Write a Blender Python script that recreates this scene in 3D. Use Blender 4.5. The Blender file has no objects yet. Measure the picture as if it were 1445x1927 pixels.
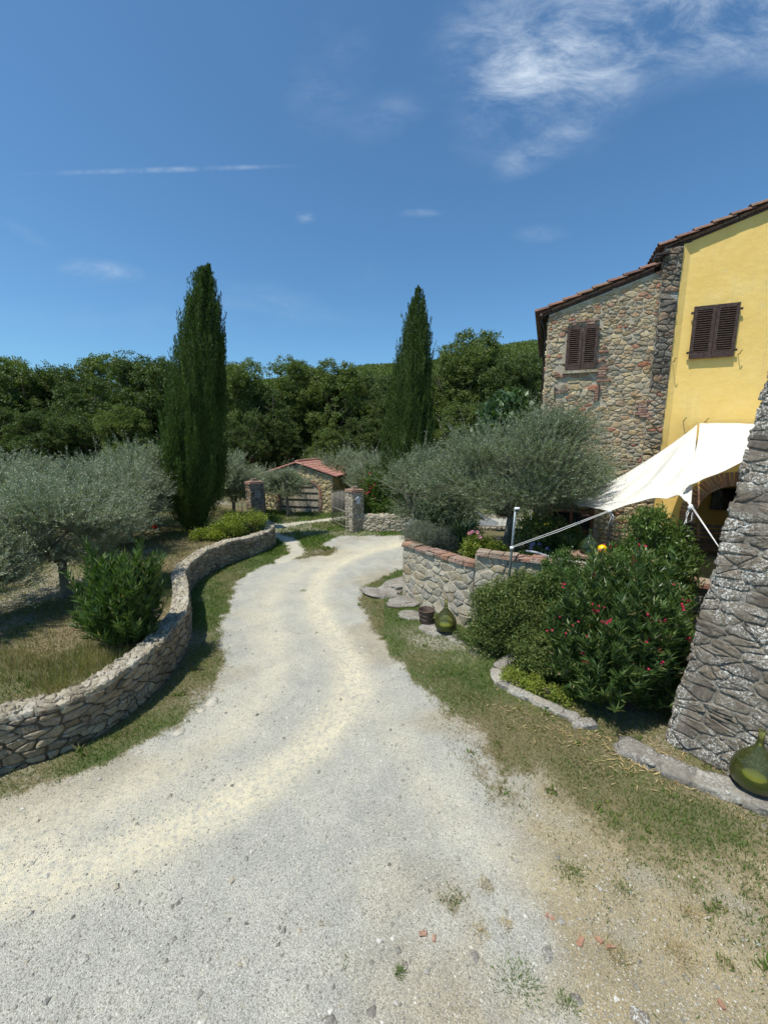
import bpy, math, random
import numpy as np
from mathutils import Vector, Matrix, noise as mnoise
R = math.radians
C = bpy.context.scene.collection
SC = bpy.context.scene
rng = np.random.default_rng(7)
random.seed(7)

# ------------------------------------------------------------------ camera
CAMZ, PITCH, F = 4.6, R(9.83), 750.0
SP, CP = math.sin(PITCH), math.cos(PITCH)
cd = bpy.data.cameras.new('camera'); cam = bpy.data.objects.new('camera', cd); C.objects.link(cam)
cam.location = (0, 0, CAMZ); cam.rotation_euler = (R(90) - PITCH, 0, 0)
cd.sensor_fit = 'HORIZONTAL'; cd.sensor_width = 36; cd.lens = 36 * F / 1445; cd.clip_end = 3000; cd.clip_start = .05
SC.camera = cam
# ------------------------------------------------------------------ light
SUN_DIR = Vector((-.8 * math.cos(R(66)), -.6 * math.cos(R(66)), math.sin(R(66))))
sl = bpy.data.lights.new('sun', 'SUN'); sl.energy = 4.6; sl.angle = R(.53); sl.color = (1, .95, .86)
so = bpy.data.objects.new('sun', sl); C.objects.link(so); so.rotation_euler = SUN_DIR.to_track_quat('Z', 'Y').to_euler()
SC.view_settings.view_transform = 'Standard'; SC.view_settings.look = 'None'
SC.view_settings.exposure = .14; SC.view_settings.gamma = 1
cy = SC.cycles; cy.max_bounces = 10; cy.diffuse_bounces = 5; cy.glossy_bounces = 3; cy.transmission_bounces = 8
cy.transparent_max_bounces = 8; cy.use_denoising = True; cy.denoising_prefilter = 'ACCURATE'; cy.sample_clamp_indirect = 4; cy.caustics_reflective = False
cy.use_adaptive_sampling = True; cy.adaptive_threshold = .015

def ray(u, v):
    a = (u - 722.5) / F; b = (963.5 - v) / F
    return a, CP + b * SP, -SP + b * CP
def P(u, v, z=0):                 # the photo's point (u, v) lying at height z
    x, y, w = ray(u, v); t = (z - CAMZ) / w; return np.array((x * t, y * t, z))
def Q(u, v, Y):                   # the photo's point (u, v) lying at distance Y
    x, y, w = ray(u, v); t = Y / y; return np.array((x * t, Y, CAMZ + w * t))

# ------------------------------------------------------------------ node helpers
def new_mat(name):
    m = bpy.data.materials.new(name); m.use_nodes = True; nt = m.node_tree; nt.nodes.clear()
    out = nt.nodes.new('ShaderNodeOutputMaterial'); return m, nt, out
def nd(nt, typ, **kw):
    n = nt.nodes.new('ShaderNode' + typ)
    for k, v in kw.items():
        if k.startswith('_'):
            setattr(n, k[1:], v)
        else:
            key = int(k[1:]) if k[0] == 'i' and k[1:].isdigit() else k.replace('__', ' ')
            s = n.inputs[key]
            if isinstance(v, bpy.types.NodeSocket): nt.links.new(v, s)
            else: s.default_value = v
    return n
def c4(c): return (c[0], c[1], c[2], 1)
def ramp(nt, fac, stops, interp='LINEAR'):
    n = nt.nodes.new('ShaderNodeValToRGB'); nt.links.new(fac, n.inputs[0]); cr = n.color_ramp; cr.interpolation = interp
    while len(cr.elements) < len(stops): cr.elements.new(.5)
    for e, (p, c) in zip(cr.elements, stops): e.position = p; e.color = c4(c)
    return n.outputs[0]
def mixc(nt, fac, a, b, mode='MIX'):
    n = nt.nodes.new('ShaderNodeMix'); n.data_type = 'RGBA'; n.blend_type = mode
    for s, v in ((n.inputs[0], fac), (n.inputs[6], a), (n.inputs[7], b)):
        if isinstance(v, bpy.types.NodeSocket): nt.links.new(v, s)
        else: s.default_value = v if s.type != 'RGBA' else c4(v)
    return n.outputs[2]
def mth(nt, op, a, b=0.0, c=None, clamp=False):
    n = nt.nodes.new('ShaderNodeMath'); n.operation = op; n.use_clamp = clamp
    for i, v in enumerate((a, b) if c is None else (a, b, c)):
        if isinstance(v, bpy.types.NodeSocket): nt.links.new(v, n.inputs[i])
        else: n.inputs[i].default_value = v
    return n.outputs[0]
def mrange(nt, v, a, b, c=0.0, d=1.0):
    n = nt.nodes.new('ShaderNodeMapRange'); n.interpolation_type = 'SMOOTHSTEP'
    nt.links.new(v, n.inputs[0])
    for i, q in zip((1, 2, 3, 4), (a, b, c, d)): n.inputs[i].default_value = q
    return n.outputs[0]
def wpos(nt):
    return nt.nodes.new('ShaderNodeNewGeometry').outputs['Position']
def tno(nt, scale, detail=4, rough=.55, vec=None, dist=0.0):
    n = nd(nt, 'TexNoise', Scale=scale, Detail=detail, Roughness=rough, Distortion=dist)
    nt.links.new(vec if vec is not None else wpos(nt), n.inputs['Vector']); return n.outputs['Fac']
def bump(nt, h, strength=.5, dist=.02, normal=None):
    n = nd(nt, 'Bump', Strength=strength, Distance=dist, Height=h)
    if normal is not None: nt.links.new(normal, n.inputs['Normal'])
    return n.outputs[0]
def bsdf(nt, out, **kw):
    n = nd(nt, 'BsdfPrincipled', **kw); nt.links.new(n.outputs[0], out.inputs[0]); return n

# ------------------------------------------------------------------ world: physical sky with cirrus
w = bpy.data.worlds.new('World'); SC.world = w; w.use_nodes = True; nt = w.node_tree; nt.nodes.clear()
wo = nt.nodes.new('ShaderNodeOutputWorld'); bg = nt.nodes.new('ShaderNodeBackground')
sky = nt.nodes.new('ShaderNodeTexSky'); sky.sky_type = 'NISHITA'; sky.sun_disc = False
sky.sun_elevation = R(66); sky.sun_rotation = math.atan2(-.8, -.6); sky.altitude = 300
sky.air_density = 1.0; sky.dust_density = 1.1; sky.ozone_density = 2.0
co = nt.nodes.new('ShaderNodeTexCoord').outputs['Generated']
sx = nt.nodes.new('ShaderNodeSeparateXYZ'); nt.links.new(co, sx.inputs[0])
yy = mth(nt, 'MAXIMUM', sx.outputs[1], .02)
gv = nt.nodes.new('ShaderNodeCombineXYZ')
nt.links.new(mth(nt, 'DIVIDE', sx.outputs[0], yy), gv.inputs[0]); nt.links.new(mth(nt, 'DIVIDE', sx.outputs[2], yy), gv.inputs[1])
gv = gv.outputs[0]
def lobe(u, v, ru, rv, ang, amt):          # a patch of cirrus round one direction of the sky
    x, y, z = ray(u, v)
    mp = nt.nodes.new('ShaderNodeMapping'); mp.vector_type = 'TEXTURE'; nt.links.new(gv, mp.inputs[0])
    mp.inputs[1].default_value = (x / y, z / y, 0); mp.inputs[2].default_value = (0, 0, R(ang)); mp.inputs[3].default_value = (ru / F, rv / F, 1)
    ln = nt.nodes.new('ShaderNodeVectorMath'); ln.operation = 'LENGTH'; nt.links.new(mp.outputs[0], ln.inputs[0])
    return mrange(nt, ln.outputs['Value'], 1.0, .15, 0, amt)
mp = nt.nodes.new('ShaderNodeMapping'); nt.links.new(gv, mp.inputs[0])
mp.inputs[2].default_value = (0, 0, R(-38)); mp.inputs[3].default_value = (2.4, 5.6, 1)
n1 = nd(nt, 'TexNoise', Scale=2.2, Detail=10, Roughness=.7, Distortion=.35, Vector=mp.outputs[0]).outputs['Fac']
n2 = nd(nt, 'TexNoise', Scale=.9, Detail=3, Roughness=.5, Vector=mp.outputs[0]).outputs['Fac']
wisp = mrange(nt, mth(nt, 'ADD', mth(nt, 'MULTIPLY', n1, .7), mth(nt, 'MULTIPLY', n2, .3)), .36, .86)
tot = None
for a in ((1080, 60, 290, 150, 12, .75), (1010, 150, 190, 110, 35, .8), (1330, 20, 340, 120, 10, .95), (1400, 60, 180, 80, -15, .6), (930, 90, 90, 120, 60, .5), (1120, 170, 120, 90, 60, .6), (1020, 280, 110, 36, 25, .75),
          (620, 140, 130, 80, 60, .3), (720, 220, 100, 45, 20, .3), (190, 512, 95, 26, -5, .9), (575, 408, 22, 13, 0, .9), (790, 400, 52, 9, 0, .6),
          (690, 530, 62, 34, 25, .42), (1020, 440, 60, 20, 0, .3), (50, 440, 60, 14, -30, .2), (250, 600, 400, 40, 0, .12), (480, 560, 260, 40, -8, .25)):
    l = lobe(*a); tot = l if tot is None else mth(nt, 'ADD', tot, l)
trail = lobe(300, 319, 270, 6, 1.5, .5)
tn = nd(nt, 'TexNoise', Scale=14, Detail=6, Roughness=.6, Vector=gv).outputs['Fac']
trail = mth(nt, 'MULTIPLY', trail, mrange(nt, tn, .3, .8))
cl = mth(nt, 'MULTIPLY', mth(nt, 'ADD', mth(nt, 'MULTIPLY', tot, wisp), trail), mrange(nt, sx.outputs[1], .02, .2), clamp=True)
skyc = mixc(nt, 1.0, sky.outputs[0], (.62, .95, 1.10), 'MULTIPLY')
nt.links.new(mixc(nt, cl, skyc, (4.6, 5.4, 6.4)), bg.inputs[0]); bg.inputs[1].default_value = .125
nt.links.new(bg.outputs[0], wo.inputs[0])

# ------------------------------------------------------------------ mesh helpers
def link(name, me, parent=None):
    o = bpy.data.objects.new(name, me); C.objects.link(o)
    if parent is not None:
        o.parent = parent; w0 = WL.get(parent.name, Vector(parent.location)); o.location = -w0 if not parent.get('_local') else (0, 0, 0)
        WL[o.name] = Vector((0, 0, 0))
    return o
WL = {}
def arr_mesh(name, V, Fa, mats, smooth=False, midx=None):
    V = np.asarray(V, dtype=np.float32); Fa = np.asarray(Fa, dtype=np.int32)
    me = bpy.data.meshes.new(name); n, k = Fa.shape
    me.vertices.add(len(V)); me.vertices.foreach_set('co', V.ravel())
    me.loops.add(n * k); me.loops.foreach_set('vertex_index', Fa.ravel())
    me.polygons.add(n); me.polygons.foreach_set('loop_start', np.arange(n, dtype=np.int32) * k)
    if midx is not None: me.polygons.foreach_set('material_index', np.asarray(midx, dtype=np.int32))
    me.polygons.foreach_set('use_smooth', np.full(n, smooth))
    me.update(calc_edges=True)
    for m in (mats if isinstance(mats, (list, tuple)) else [mats]): me.materials.append(m)
    return me
class MB:
    def __init__(s): s.v = []; s.f = []; s.m = []; s.sm = []
    def add(s, V, Fs, m=0, smooth=False):
        o = len(s.v); s.v.extend([tuple(map(float, p)) for p in V])
        for f in Fs: s.f.append(tuple(int(i) + o for i in f)); s.m.append(m); s.sm.append(smooth)
    def mesh(s, name, mats):
        me = bpy.data.meshes.new(name); me.from_pydata(s.v, [], s.f)
        me.polygons.foreach_set('material_index', s.m); me.polygons.foreach_set('use_smooth', s.sm)
        for m in (mats if isinstance(mats, (list, tuple)) else [mats]): me.materials.append(m)
        me.update(); return me
    def build(s, name, mats, parent=None): return link(name, s.mesh(name, mats), parent)
    def box(s, c, size, ax=None, m=0, jit=0, taper=1.0):
        c = np.array(c, float); X, Y, Z = ax if ax is not None else np.eye(3)
        V = []
        for dz in (-1, 1):
            tp = taper if dz > 0 else 1
            for dx, dy in ((-1, -1), (1, -1), (1, 1), (-1, 1)):
                p = c + np.array(X) * dx * size[0] / 2 * tp + np.array(Y) * dy * size[1] / 2 * tp + np.array(Z) * dz * size[2] / 2
                if jit: p = p + rng.uniform(-jit, jit, 3)
                V.append(p)
        s.add(V, [(0, 3, 2, 1), (4, 5, 6, 7), (0, 1, 5, 4), (1, 2, 6, 5), (2, 3, 7, 6), (3, 0, 4, 7)], m)
    def tube(s, pts, rad, n=8, m=0, cap=True):
        pts = [np.array(p, float) for p in pts]; k = len(pts)
        rad = [rad] * k if np.isscalar(rad) else rad; V = []; Fs = []
        up = np.array((.13, .21, .97))
        for i, p in enumerate(pts):
            t = pts[min(i + 1, k - 1)] - pts[max(i - 1, 0)]; t /= (np.linalg.norm(t) + 1e-9)
            if abs(t @ up) > .95: up = np.array((.9, .3, .1)); 
            a = np.cross(t, up); a /= np.linalg.norm(a) + 1e-9; b = np.cross(t, a)
            for j in range(n):
                q = 2 * math.pi * j / n; V.append(p + rad[i] * (math.cos(q) * a + math.sin(q) * b))
        for i in range(k - 1):
            for j in range(n):
                j2 = (j + 1) % n; Fs.append((i * n + j, i * n + j2, (i + 1) * n + j2, (i + 1) * n + j))
        if cap: Fs.append(tuple(range(n))[::-1]); Fs.append(tuple((k - 1) * n + j for j in range(n)))
        s.add(V, Fs, m, True)
    def lathe(s, prof, n=32, c=(0, 0, 0), m=0):
        V = []; Fs = []
        for r, z in prof:
            for j in range(n):
                q = 2 * math.pi * j / n; V.append((c[0] + r * math.cos(q), c[1] + r * math.sin(q), c[2] + z))
        for i in range(len(prof) - 1):
            for j in range(n):
                j2 = (j + 1) % n; Fs.append((i * n + j, i * n + j2, (i + 1) * n + j2, (i + 1) * n + j))
        s.add(V, Fs, m, True)
    def blob(s, c, r, seed=0, amp=.25, freq=1.2, m=0, sub=2, smooth=True, flat=None):
        V, Fs = ICO[sub]; V = V.copy(); out = []
        for p in V:
            q = Vector(p) * freq + Vector((seed * 3.1, seed * 1.7, seed))
            k = 1 + amp * mnoise.noise(q) + amp * .4 * mnoise.noise(q * 2.7)
            d = p * k * np.array(r)
            if flat is not None and d[2] > flat: d[2] = flat + (d[2] - flat) * .15
            out.append(np.array(c) + d)
        s.add(out, Fs, m, smooth)
def _ico(sub):
    import bmesh
    bm = bmesh.new(); bmesh.ops.create_icosphere(bm, subdivisions=sub, radius=1)
    bm.verts.ensure_lookup_table(); V = np.array([v.co[:] for v in bm.verts]); Fs = [tuple(v.index for v in f.verts) for f in bm.faces]; bm.free(); return V, Fs
ICO = {k: _ico(k) for k in (1, 2, 3, 4)}
def tag(o, label, cat=None, group=None, kind=None):
    if label: o['label'] = label
    if cat: o['category'] = cat
    if group: o['group'] = group
    if kind: o['kind'] = kind
    return o
def thing(name, label, cat, loc=(0, 0, 0), group=None):
    o = bpy.data.objects.new(name, None); C.objects.link(o); o.location = tuple(float(q) for q in loc); o.empty_display_size = .3
    WL[o.name] = Vector(o.location); return tag(o, label, cat, group)
def norm(v): return v / (np.linalg.norm(v, axis=-1, keepdims=True) + 1e-9)

# value noise on numpy arrays
_T = np.random.default_rng(3).random((256, 256))
def vn(x, y, s=1.0, seed=0):
    x = np.asarray(x, float) / s + seed * 17.3; y = np.asarray(y, float) / s + seed * 9.7
    xi = np.floor(x).astype(int); yi = np.floor(y).astype(int); fx = x - xi; fy = y - yi
    fx = fx * fx * (3 - 2 * fx); fy = fy * fy * (3 - 2 * fy)
    g = lambda a, b: _T[a % 256, b % 256]
    return (g(xi, yi) * (1 - fx) + g(xi + 1, yi) * fx) * (1 - fy) + (g(xi, yi + 1) * (1 - fx) + g(xi + 1, yi + 1) * fx) * fy
def fbm(x, y, s=1.0, seed=0, o=4):
    r = 0; a = .5; t = 0
    for i in range(o): r = r + a * vn(x, y, s / 2 ** i, seed + i); t += a; a *= .5
    return r / t
def sstep(a, b, x): q = np.clip((x - a) / (b - a), 0, 1); return q * q * (3 - 2 * q)

def seg_dist(px, py, poly):
    d = np.full(np.shape(px), 1e9)
    for (x1, y1), (x2, y2) in zip(poly[:-1], poly[1:]):
        dx, dy = x2 - x1, y2 - y1; t = np.clip(((px - x1) * dx + (py - y1) * dy) / (dx * dx + dy * dy + 1e-12), 0, 1)
        d = np.minimum(d, np.hypot(px - x1 - t * dx, py - y1 - t * dy))
    return d
def inside(px, py, poly):
    r = np.zeros(np.shape(px), bool); n = len(poly)
    for i in range(n):
        x1, y1 = poly[i]; x2, y2 = poly[(i + 1) % n]
        c = ((y1 > py) != (y2 > py)) & (px < (x2 - x1) * (py - y1) / (y2 - y1 + 1e-12) + x1); r ^= c
    return r
def sdist(px, py, poly):          # negative inside
    d = seg_dist(px, py, list(poly) + [poly[0]]); return np.where(inside(px, py, poly), -d, d)
def catmull(pts, step=.12):
    pts = [np.array(p, float) for p in pts]; pts = [2 * pts[0] - pts[1]] + pts + [2 * pts[-1] - pts[-2]]; out = []
    for i in range(1, len(pts) - 2):
        p0, p1, p2, p3 = pts[i - 1:i + 3]; n = max(2, int(np.linalg.norm(p2 - p1) / step))
        for k in range(n):
            t = k / n; out.append(.5 * (2 * p1 + (p2 - p0) * t + (2 * p0 - 5 * p1 + 4 * p2 - p3) * t * t + (3 * p1 - p0 - 3 * p2 + p3) * t ** 3))
    out.append(pts[-2]); return np.array(out)

# ------------------------------------------------------------------ layout of the land
LW = catmull([P(u, v, .85)[:2] for u, v in ((-330, 1395), (-150, 1382), (0, 1340), (100, 1313), (200, 1268), (285, 1208), (333, 1150), (340, 1105), (338, 1073), (372, 1041), (440, 1015), (488, 1003), (509, 990), (497, 977))])
LW = np.vstack([LW, LW[-1] + (LW[-1] - LW[-2]) * 3])
ROAD_PX = [(-900, 1700), (-300, 1590), (0, 1508), (150, 1460), (270, 1405), (345, 1372), (408, 1322), (428, 1250), (424, 1185), (438, 1115), (468, 1080), (515, 1062), (545, 1054), (620, 1046), (640, 1038), (634, 1030), (605, 1027), (640, 1010), (700, 1010), (780, 1008), (900, 1004), (980, 1010), (900, 1035), (800, 1050), (765, 1068), (720, 1085), (680, 1105), (672, 1140), (690, 1180), (722, 1225), (765, 1275), (815, 1325), (845, 1372), (880, 1440), (990, 1530), (1150, 1640), (1300, 1760), (1445, 1880), (1700, 2050)]
ROAD = [tuple(P(u, v)[:2]) for u, v in ROAD_PX] + [(9, -1), (9, -14), (-30, -14), (-30, 2.5)]
PATH = [tuple(P(u, v)[:2]) for u, v in ((530, 1056), (560, 1040), (548, 1018), (520, 1010), (500, 1000), (560, 985), (640, 975), (700, 972))]
RUT1 = catmull([P(u, v)[:2] for u, v in ((-300, 1760), (0, 1680), (150, 1640), (330, 1565), (500, 1470), (610, 1380), (662, 1290), (640, 1215), (598, 1150), (605, 1085), (680, 1042), (780, 1020))], .3)
RUT2 = catmull([P(u, v)[:2] for u, v in ((-300, 1640), (0, 1580), (170, 1530), (330, 1440), (450, 1345), (520, 1240), (503, 1160), (530, 1095), (640, 1040), (760, 1014))], .3)
RUT3 = catmull([P(u, v)[:2] for u, v in ((1000, 1640), (870, 1560), (790, 1460), (740, 1380), (700, 1290))], .3)
RW = [(.55, 11.4), (1.98, 9.45), (2.95, 8.93), (4.3, 8.2), (5.6, 7.4), (7.0, 6.3)]
TERR = [(.72, 11.47)] + [(x + .15, y + .18) for x, y in RW[1:]] + [(16, 2), (30, 8), (30, 15), (1.5, 14.6)]
LGARD = [tuple(p) for p in LW] + [(-7.2, 21.5), (-9.5, 27), (-11, 40), (-60, 40), (-60, -4)]
PARK = [(-1.3, 20.75), (4.4, 21.4), (4.2, 15.5), (30, 14), (40, 60), (-1.5, 40)]
def hz(x, y):
    x = np.asarray(x, float); y = np.asarray(y, float)
    base = .03 * (fbm(x, y, 1.3, 1) - .5) + .02 * (fbm(x, y, .3, 5, 2) - .5)
    base = base + np.clip(y - 60, 0, 400) * .02
    dr = np.minimum(seg_dist(x, y, RUT1[::3]), seg_dist(x, y, RUT2[::3])); base = base - .025 * np.exp(-(dr / .25) ** 2)
    wl = .06 + sstep(19.5, 22, y) * 2.5
    zl = (.62 + .015 * (y - 10)) * (1 - sstep(-wl, wl, sdist(x, y, LGARD)))
    zl = np.clip(zl, 0, 1.0) * (1 - sstep(26, 34, y)) + .05 * (fbm(x, y, 2.0, 8) - .5) * (zl > .3)
    st = sdist(x, y, TERR); zt = (1.42 + .11 * np.clip(-st, 0, 4)) * (1 - sstep(-.07, .07, st)) 
    wp = .12 + sstep(2, 5, x) * 2.0
    zp = (.45 + .09 * np.clip(x, 0, 5)) * (1 - sstep(-wp, wp, sdist(x, y, PARK)))
    return base + np.maximum(np.maximum(zl, zt), zp)
def h1(x, y): return float(hz(np.array([x]), np.array([y]))[0])
def grassy(x, y):                 # how much the ground is covered with grass (0..1)
    sd = sdist(x, y, ROAD); n = fbm(x, y, .55, 11); n2 = fbm(x, y, 1.9, 12)
    wide = .12 + 1.15 * sstep(.3, 2.2, x) * (1 - sstep(5.0, 8.5, y)); n = .6 * n + .4 * fbm(x, y, .16, 14)
    g = sstep(-wide, wide * 1.25 + .12, sd + (n - .5) * (.4 + 1.9 * wide))
    g = g * (.55 + .45 * sstep(.3, .6, n2)) 
    pth = seg_dist(x, y, PATH); g = g * sstep(.15, .5, pth + (n - .5) * .5)
    far = sstep(20, 23, y) * (x > -6.5) * (x < 0); g = g * (1 - far * .5 * sstep(.42, .6, n2))
    # sparse tufts in the forecourt
    t = sstep(.66, .72, fbm(x, y, .45, 21)) * sstep(4.2, 3.2, y) * sstep(-1, 1, x) * .6
    return np.clip(np.maximum(g, t), 0, 1)
def dry(x, y):                    # 1 = straw coloured, 0 = fresh green
    d = .34 + 1.7 * (fbm(x, y, 1.1, 31) - .5)
    lg = sdist(x, y, LGARD); d = np.where(lg < 0, .62 + 1.6 * (fbm(x, y, 2.2, 33) - .5), d)
    lwd = seg_dist(x, y, LW[::4]); d = np.where(lg > 0, d - .35 * sstep(8, 14, y) * sstep(1.6, .3, lwd), d)
    rd = sdist(x, y, TERR)
    d = np.where((x > 0) & (y < 12) & (rd > 0), d + .45 * sstep(1.4, 3.0, rd) - .22, d)
    d = np.where((x > 0) & (rd > 0), d - .12 - .3 * sstep(5.5, 7.0, y), d)
    d = np.where((y > 17) & (lg > 0), d - .35, d)
    return np.clip(d, 0, 1)

# ------------------------------------------------------------------ materials
def m_ground():
    m, nt, out = new_mat('ground_surface')
    pos = wpos(nt)
    at = lambda n: nd(nt, 'Attribute', _attribute_name=n).outputs['Fac']
    g, d, t = at('grass_cover'), at('dry'), at('track')
    v1 = nd(nt, 'TexVoronoi', Scale=105.0, Randomness=1.0, Vector=pos); v2 = nd(nt, 'TexVoronoi', Scale=210.0, Vector=pos)
    sp = nt.nodes.new('ShaderNodeSeparateColor'); nt.links.new(v1.outputs['Color'], sp.inputs[0])
    sp2 = nt.nodes.new('ShaderNodeSeparateColor'); nt.links.new(v2.outputs['Color'], sp2.inputs[0])
    c1 = ramp(nt, sp.outputs[0], [(0, (.20, .20, .18)), (.22, (.38, .38, .35)), (.6, (.55, .55, .51)), (.85, (.68, .68, .64)), (1, (.82, .81, .77))])
    c2 = ramp(nt, sp2.outputs[1], [(0, (.26, .26, .24)), (.5, (.50, .50, .46)), (1, (.74, .73, .69))])
    gr = mixc(nt, .45, c1, c2)
    big = tno(nt, 1.6, 6, .7, pos, .5)
    gr = mixc(nt, mrange(nt, big, .3, .7), mixc(nt, 1.0, gr, (.98, .97, .92), 'MULTIPLY'), mixc(nt, 1.0, gr, (.74, .755, .76), 'MULTIPLY'))
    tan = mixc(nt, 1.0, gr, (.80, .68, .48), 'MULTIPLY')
    gr = mixc(nt, at('dust'), gr, tan)  # tan dust, with shade between the near stones tinted in
    dust = ramp(nt, tno(nt, 30, 5, .7, pos), [(.25, (.60, .545, .40)), (.55, (.80, .73, .53)), (.8, (.88, .82, .65))])
    tm = mth(nt, 'MULTIPLY', t, mrange(nt, tno(nt, 14, 5, .7, pos), .28, .6))
    gr = mixc(nt, mth(nt, 'MULTIPLY', tm, .92), gr, dust)
    # soil / dry turf under the blades
    soil = ramp(nt, tno(nt, 26, 6, .72, pos), [(.2, (.09, .07, .04)), (.45, (.19, .15, .085)), (.65, (.29, .24, .145)), (.85, (.42, .36, .24))])
    green = ramp(nt, tno(nt, 45, 5, .7, pos), [(.25, (.03, .055, .013)), (.5, (.075, .115, .03)), (.75, (.14, .18, .06))])
    turf = mixc(nt, mth(nt, 'MULTIPLY', mth(nt, 'MULTIPLY', mth(nt, 'SUBTRACT', 1.0, d), .85), mrange(nt, g, .35, .85)), soil, green)
    gm = mth(nt, 'ADD', g, mth(nt, 'MULTIPLY', mth(nt, 'SUBTRACT', tno(nt, 11, 8, .85, pos), .5), 1.7))
    gm = mrange(nt, gm, .3, .7)
    col = mixc(nt, gm, gr, turf)
    hv = mth(nt, 'MULTIPLY', mth(nt, 'SUBTRACT', 1.0, v1.outputs['Distance']), 1.0)
    hh = mth(nt, 'ADD', hv, mth(nt, 'MULTIPLY', tno(nt, 40, 4, .7, pos), .8))
    b = bump(nt, hh, .55, .012)
    bsdf(nt, out, Base__Color=mixc(nt, 1.0, col, (.83, .81, .765), 'MULTIPLY'), Roughness=.95, Normal=b); return m
def m_stone(name, pal, lichen=0.0, bstr=.7, dark=0.0, smear=0.0, sc=(.42, .38, .29)):
    m, nt, out = new_mat(name); pos = wpos(nt)
    ri = nt.nodes.new('ShaderNodeNewGeometry').outputs['Random Per Island']
    k = len(pal); c = ramp(nt, ri, [(i / k, p) for i, p in enumerate(pal)], 'CONSTANT')
    n1 = tno(nt, 22, 6, .7, pos); n2 = tno(nt, 4.5, 5, .6, pos); n3 = tno(nt, 90, 4, .7, pos)
    c = mixc(nt, 1.0, c, ramp(nt, n1, [(.25, (.55, .53, .5)), (.5, (1, 1, 1)), (.75, (1.3, 1.28, 1.22))]), 'MULTIPLY')
    c = mixc(nt, 1.0, c, ramp(nt, n2, [(.3, (.72, .7, .68)), (.55, (1, 1, 1)), (.75, (1.15, 1.12, 1.02))]), 'MULTIPLY')
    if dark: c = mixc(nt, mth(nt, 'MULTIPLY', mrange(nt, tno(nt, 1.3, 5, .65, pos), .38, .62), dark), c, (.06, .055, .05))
    if smear: c = mixc(nt, mth(nt, 'MULTIPLY', mrange(nt, tno(nt, 5.5, 7, .75, pos, .4), .47, .62), smear), c, mixc(nt, 1.0, c4(sc)[:3], ramp(nt, n3, [(.3, (.8, .8, .8)), (.7, (1.15, 1.15, 1.15))]), 'MULTIPLY'))
    if lichen:
        a = mrange(nt, tno(nt, 34, 7, .8, pos, .3), .51, .565); b = mrange(nt, tno(nt, 2.2, 3, .6, pos), .38, .62)
        c = mixc(nt, mth(nt, 'MULTIPLY', mth(nt, 'MULTIPLY', a, b), lichen), c, (.74, .74, .69))
    h = mth(nt, 'ADD', mth(nt, 'MULTIPLY', n1, 1.0), mth(nt, 'MULTIPLY', n3, .35))
    bsdf(nt, out, Base__Color=c, Roughness=.93, Normal=bump(nt, h, bstr, .02)); return m
def m_plain(name, c1, c2, scale=8, rough=.85, bs=.4, bd=.01, metal=0, detail=6, spec=.4, lo=.3, hi=.7):
    m, nt, out = new_mat(name); pos = wpos(nt); n = tno(nt, scale, detail, .65, pos)
    c = ramp(nt, n, [(lo, c1), (hi, c2)])
    bsdf(nt, out, Base__Color=c, Roughness=rough, Metallic=metal, Specular__IOR__Level=spec, Normal=bump(nt, tno(nt, scale * 5, 4, .6, pos), bs, bd)); return m
def m_leaf(name, cols, trans=.3, rough=.5, spec=.35, back=None):
    m, nt, out = new_mat(name)
    geo = nt.nodes.new('ShaderNodeNewGeometry'); ri = geo.outputs['Random Per Island']
    k = len(cols) - 1; c = ramp(nt, ri, [(i / k, p) for i, p in enumerate(cols)])
    c = mixc(nt, 1.0, c, ramp(nt, tno(nt, 1.1, 3, .6), [(.3, (.74, .78, .72)), (.5, (1, 1, 1)), (.7, (1.25, 1.2, 1.1))]), 'MULTIPLY')
    if back is not None: c = mixc(nt, geo.outputs['Backfacing'], c, back)
    b = nd(nt, 'BsdfPrincipled', Base__Color=c, Roughness=rough, Specular__IOR__Level=spec)
    tr = nd(nt, 'BsdfTranslucent', Color=mixc(nt, 1.0, c, (1.5, 1.7, .6), 'MULTIPLY'))
    mx = nt.nodes.new('ShaderNodeMixShader'); mx.inputs[0].default_value = trans
    nt.links.new(b.outputs[0], mx.inputs[1]); nt.links.new(tr.outputs[0], mx.inputs[2]); nt.links.new(mx.outputs[0], out.inputs[0]); return m
def m_thin(name, col, sp=.9):
    m, nt, out = new_mat(name); tr = nd(nt, 'BsdfTransparent', Color=c4(col)); gl = nd(nt, 'BsdfGlossy', Color=(sp, sp, sp, 1), Roughness=.03); fr = nd(nt, 'Fresnel', IOR=1.5)
    mx = nt.nodes.new('ShaderNodeMixShader'); nt.links.new(fr.outputs[0], mx.inputs[0]); nt.links.new(tr.outputs[0], mx.inputs[1]); nt.links.new(gl.outputs[0], mx.inputs[2]); df = nd(nt, 'BsdfDiffuse', Color=c4((col[0] * .42, col[1] * .44, col[2] * .2))); m2 = nt.nodes.new('ShaderNodeMixShader'); m2.inputs[0].default_value = .10
    nt.links.new(mx.outputs[0], m2.inputs[1]); nt.links.new(df.outputs[0], m2.inputs[2]); nt.links.new(m2.outputs[0], out.inputs[0]); return m
def m_glass(name, col, rough=.02):
    m, nt, out = new_mat(name); bsdf(nt, out, Base__Color=c4(col), Roughness=rough, Transmission__Weight=1.0, IOR=1.45); return m

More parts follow.
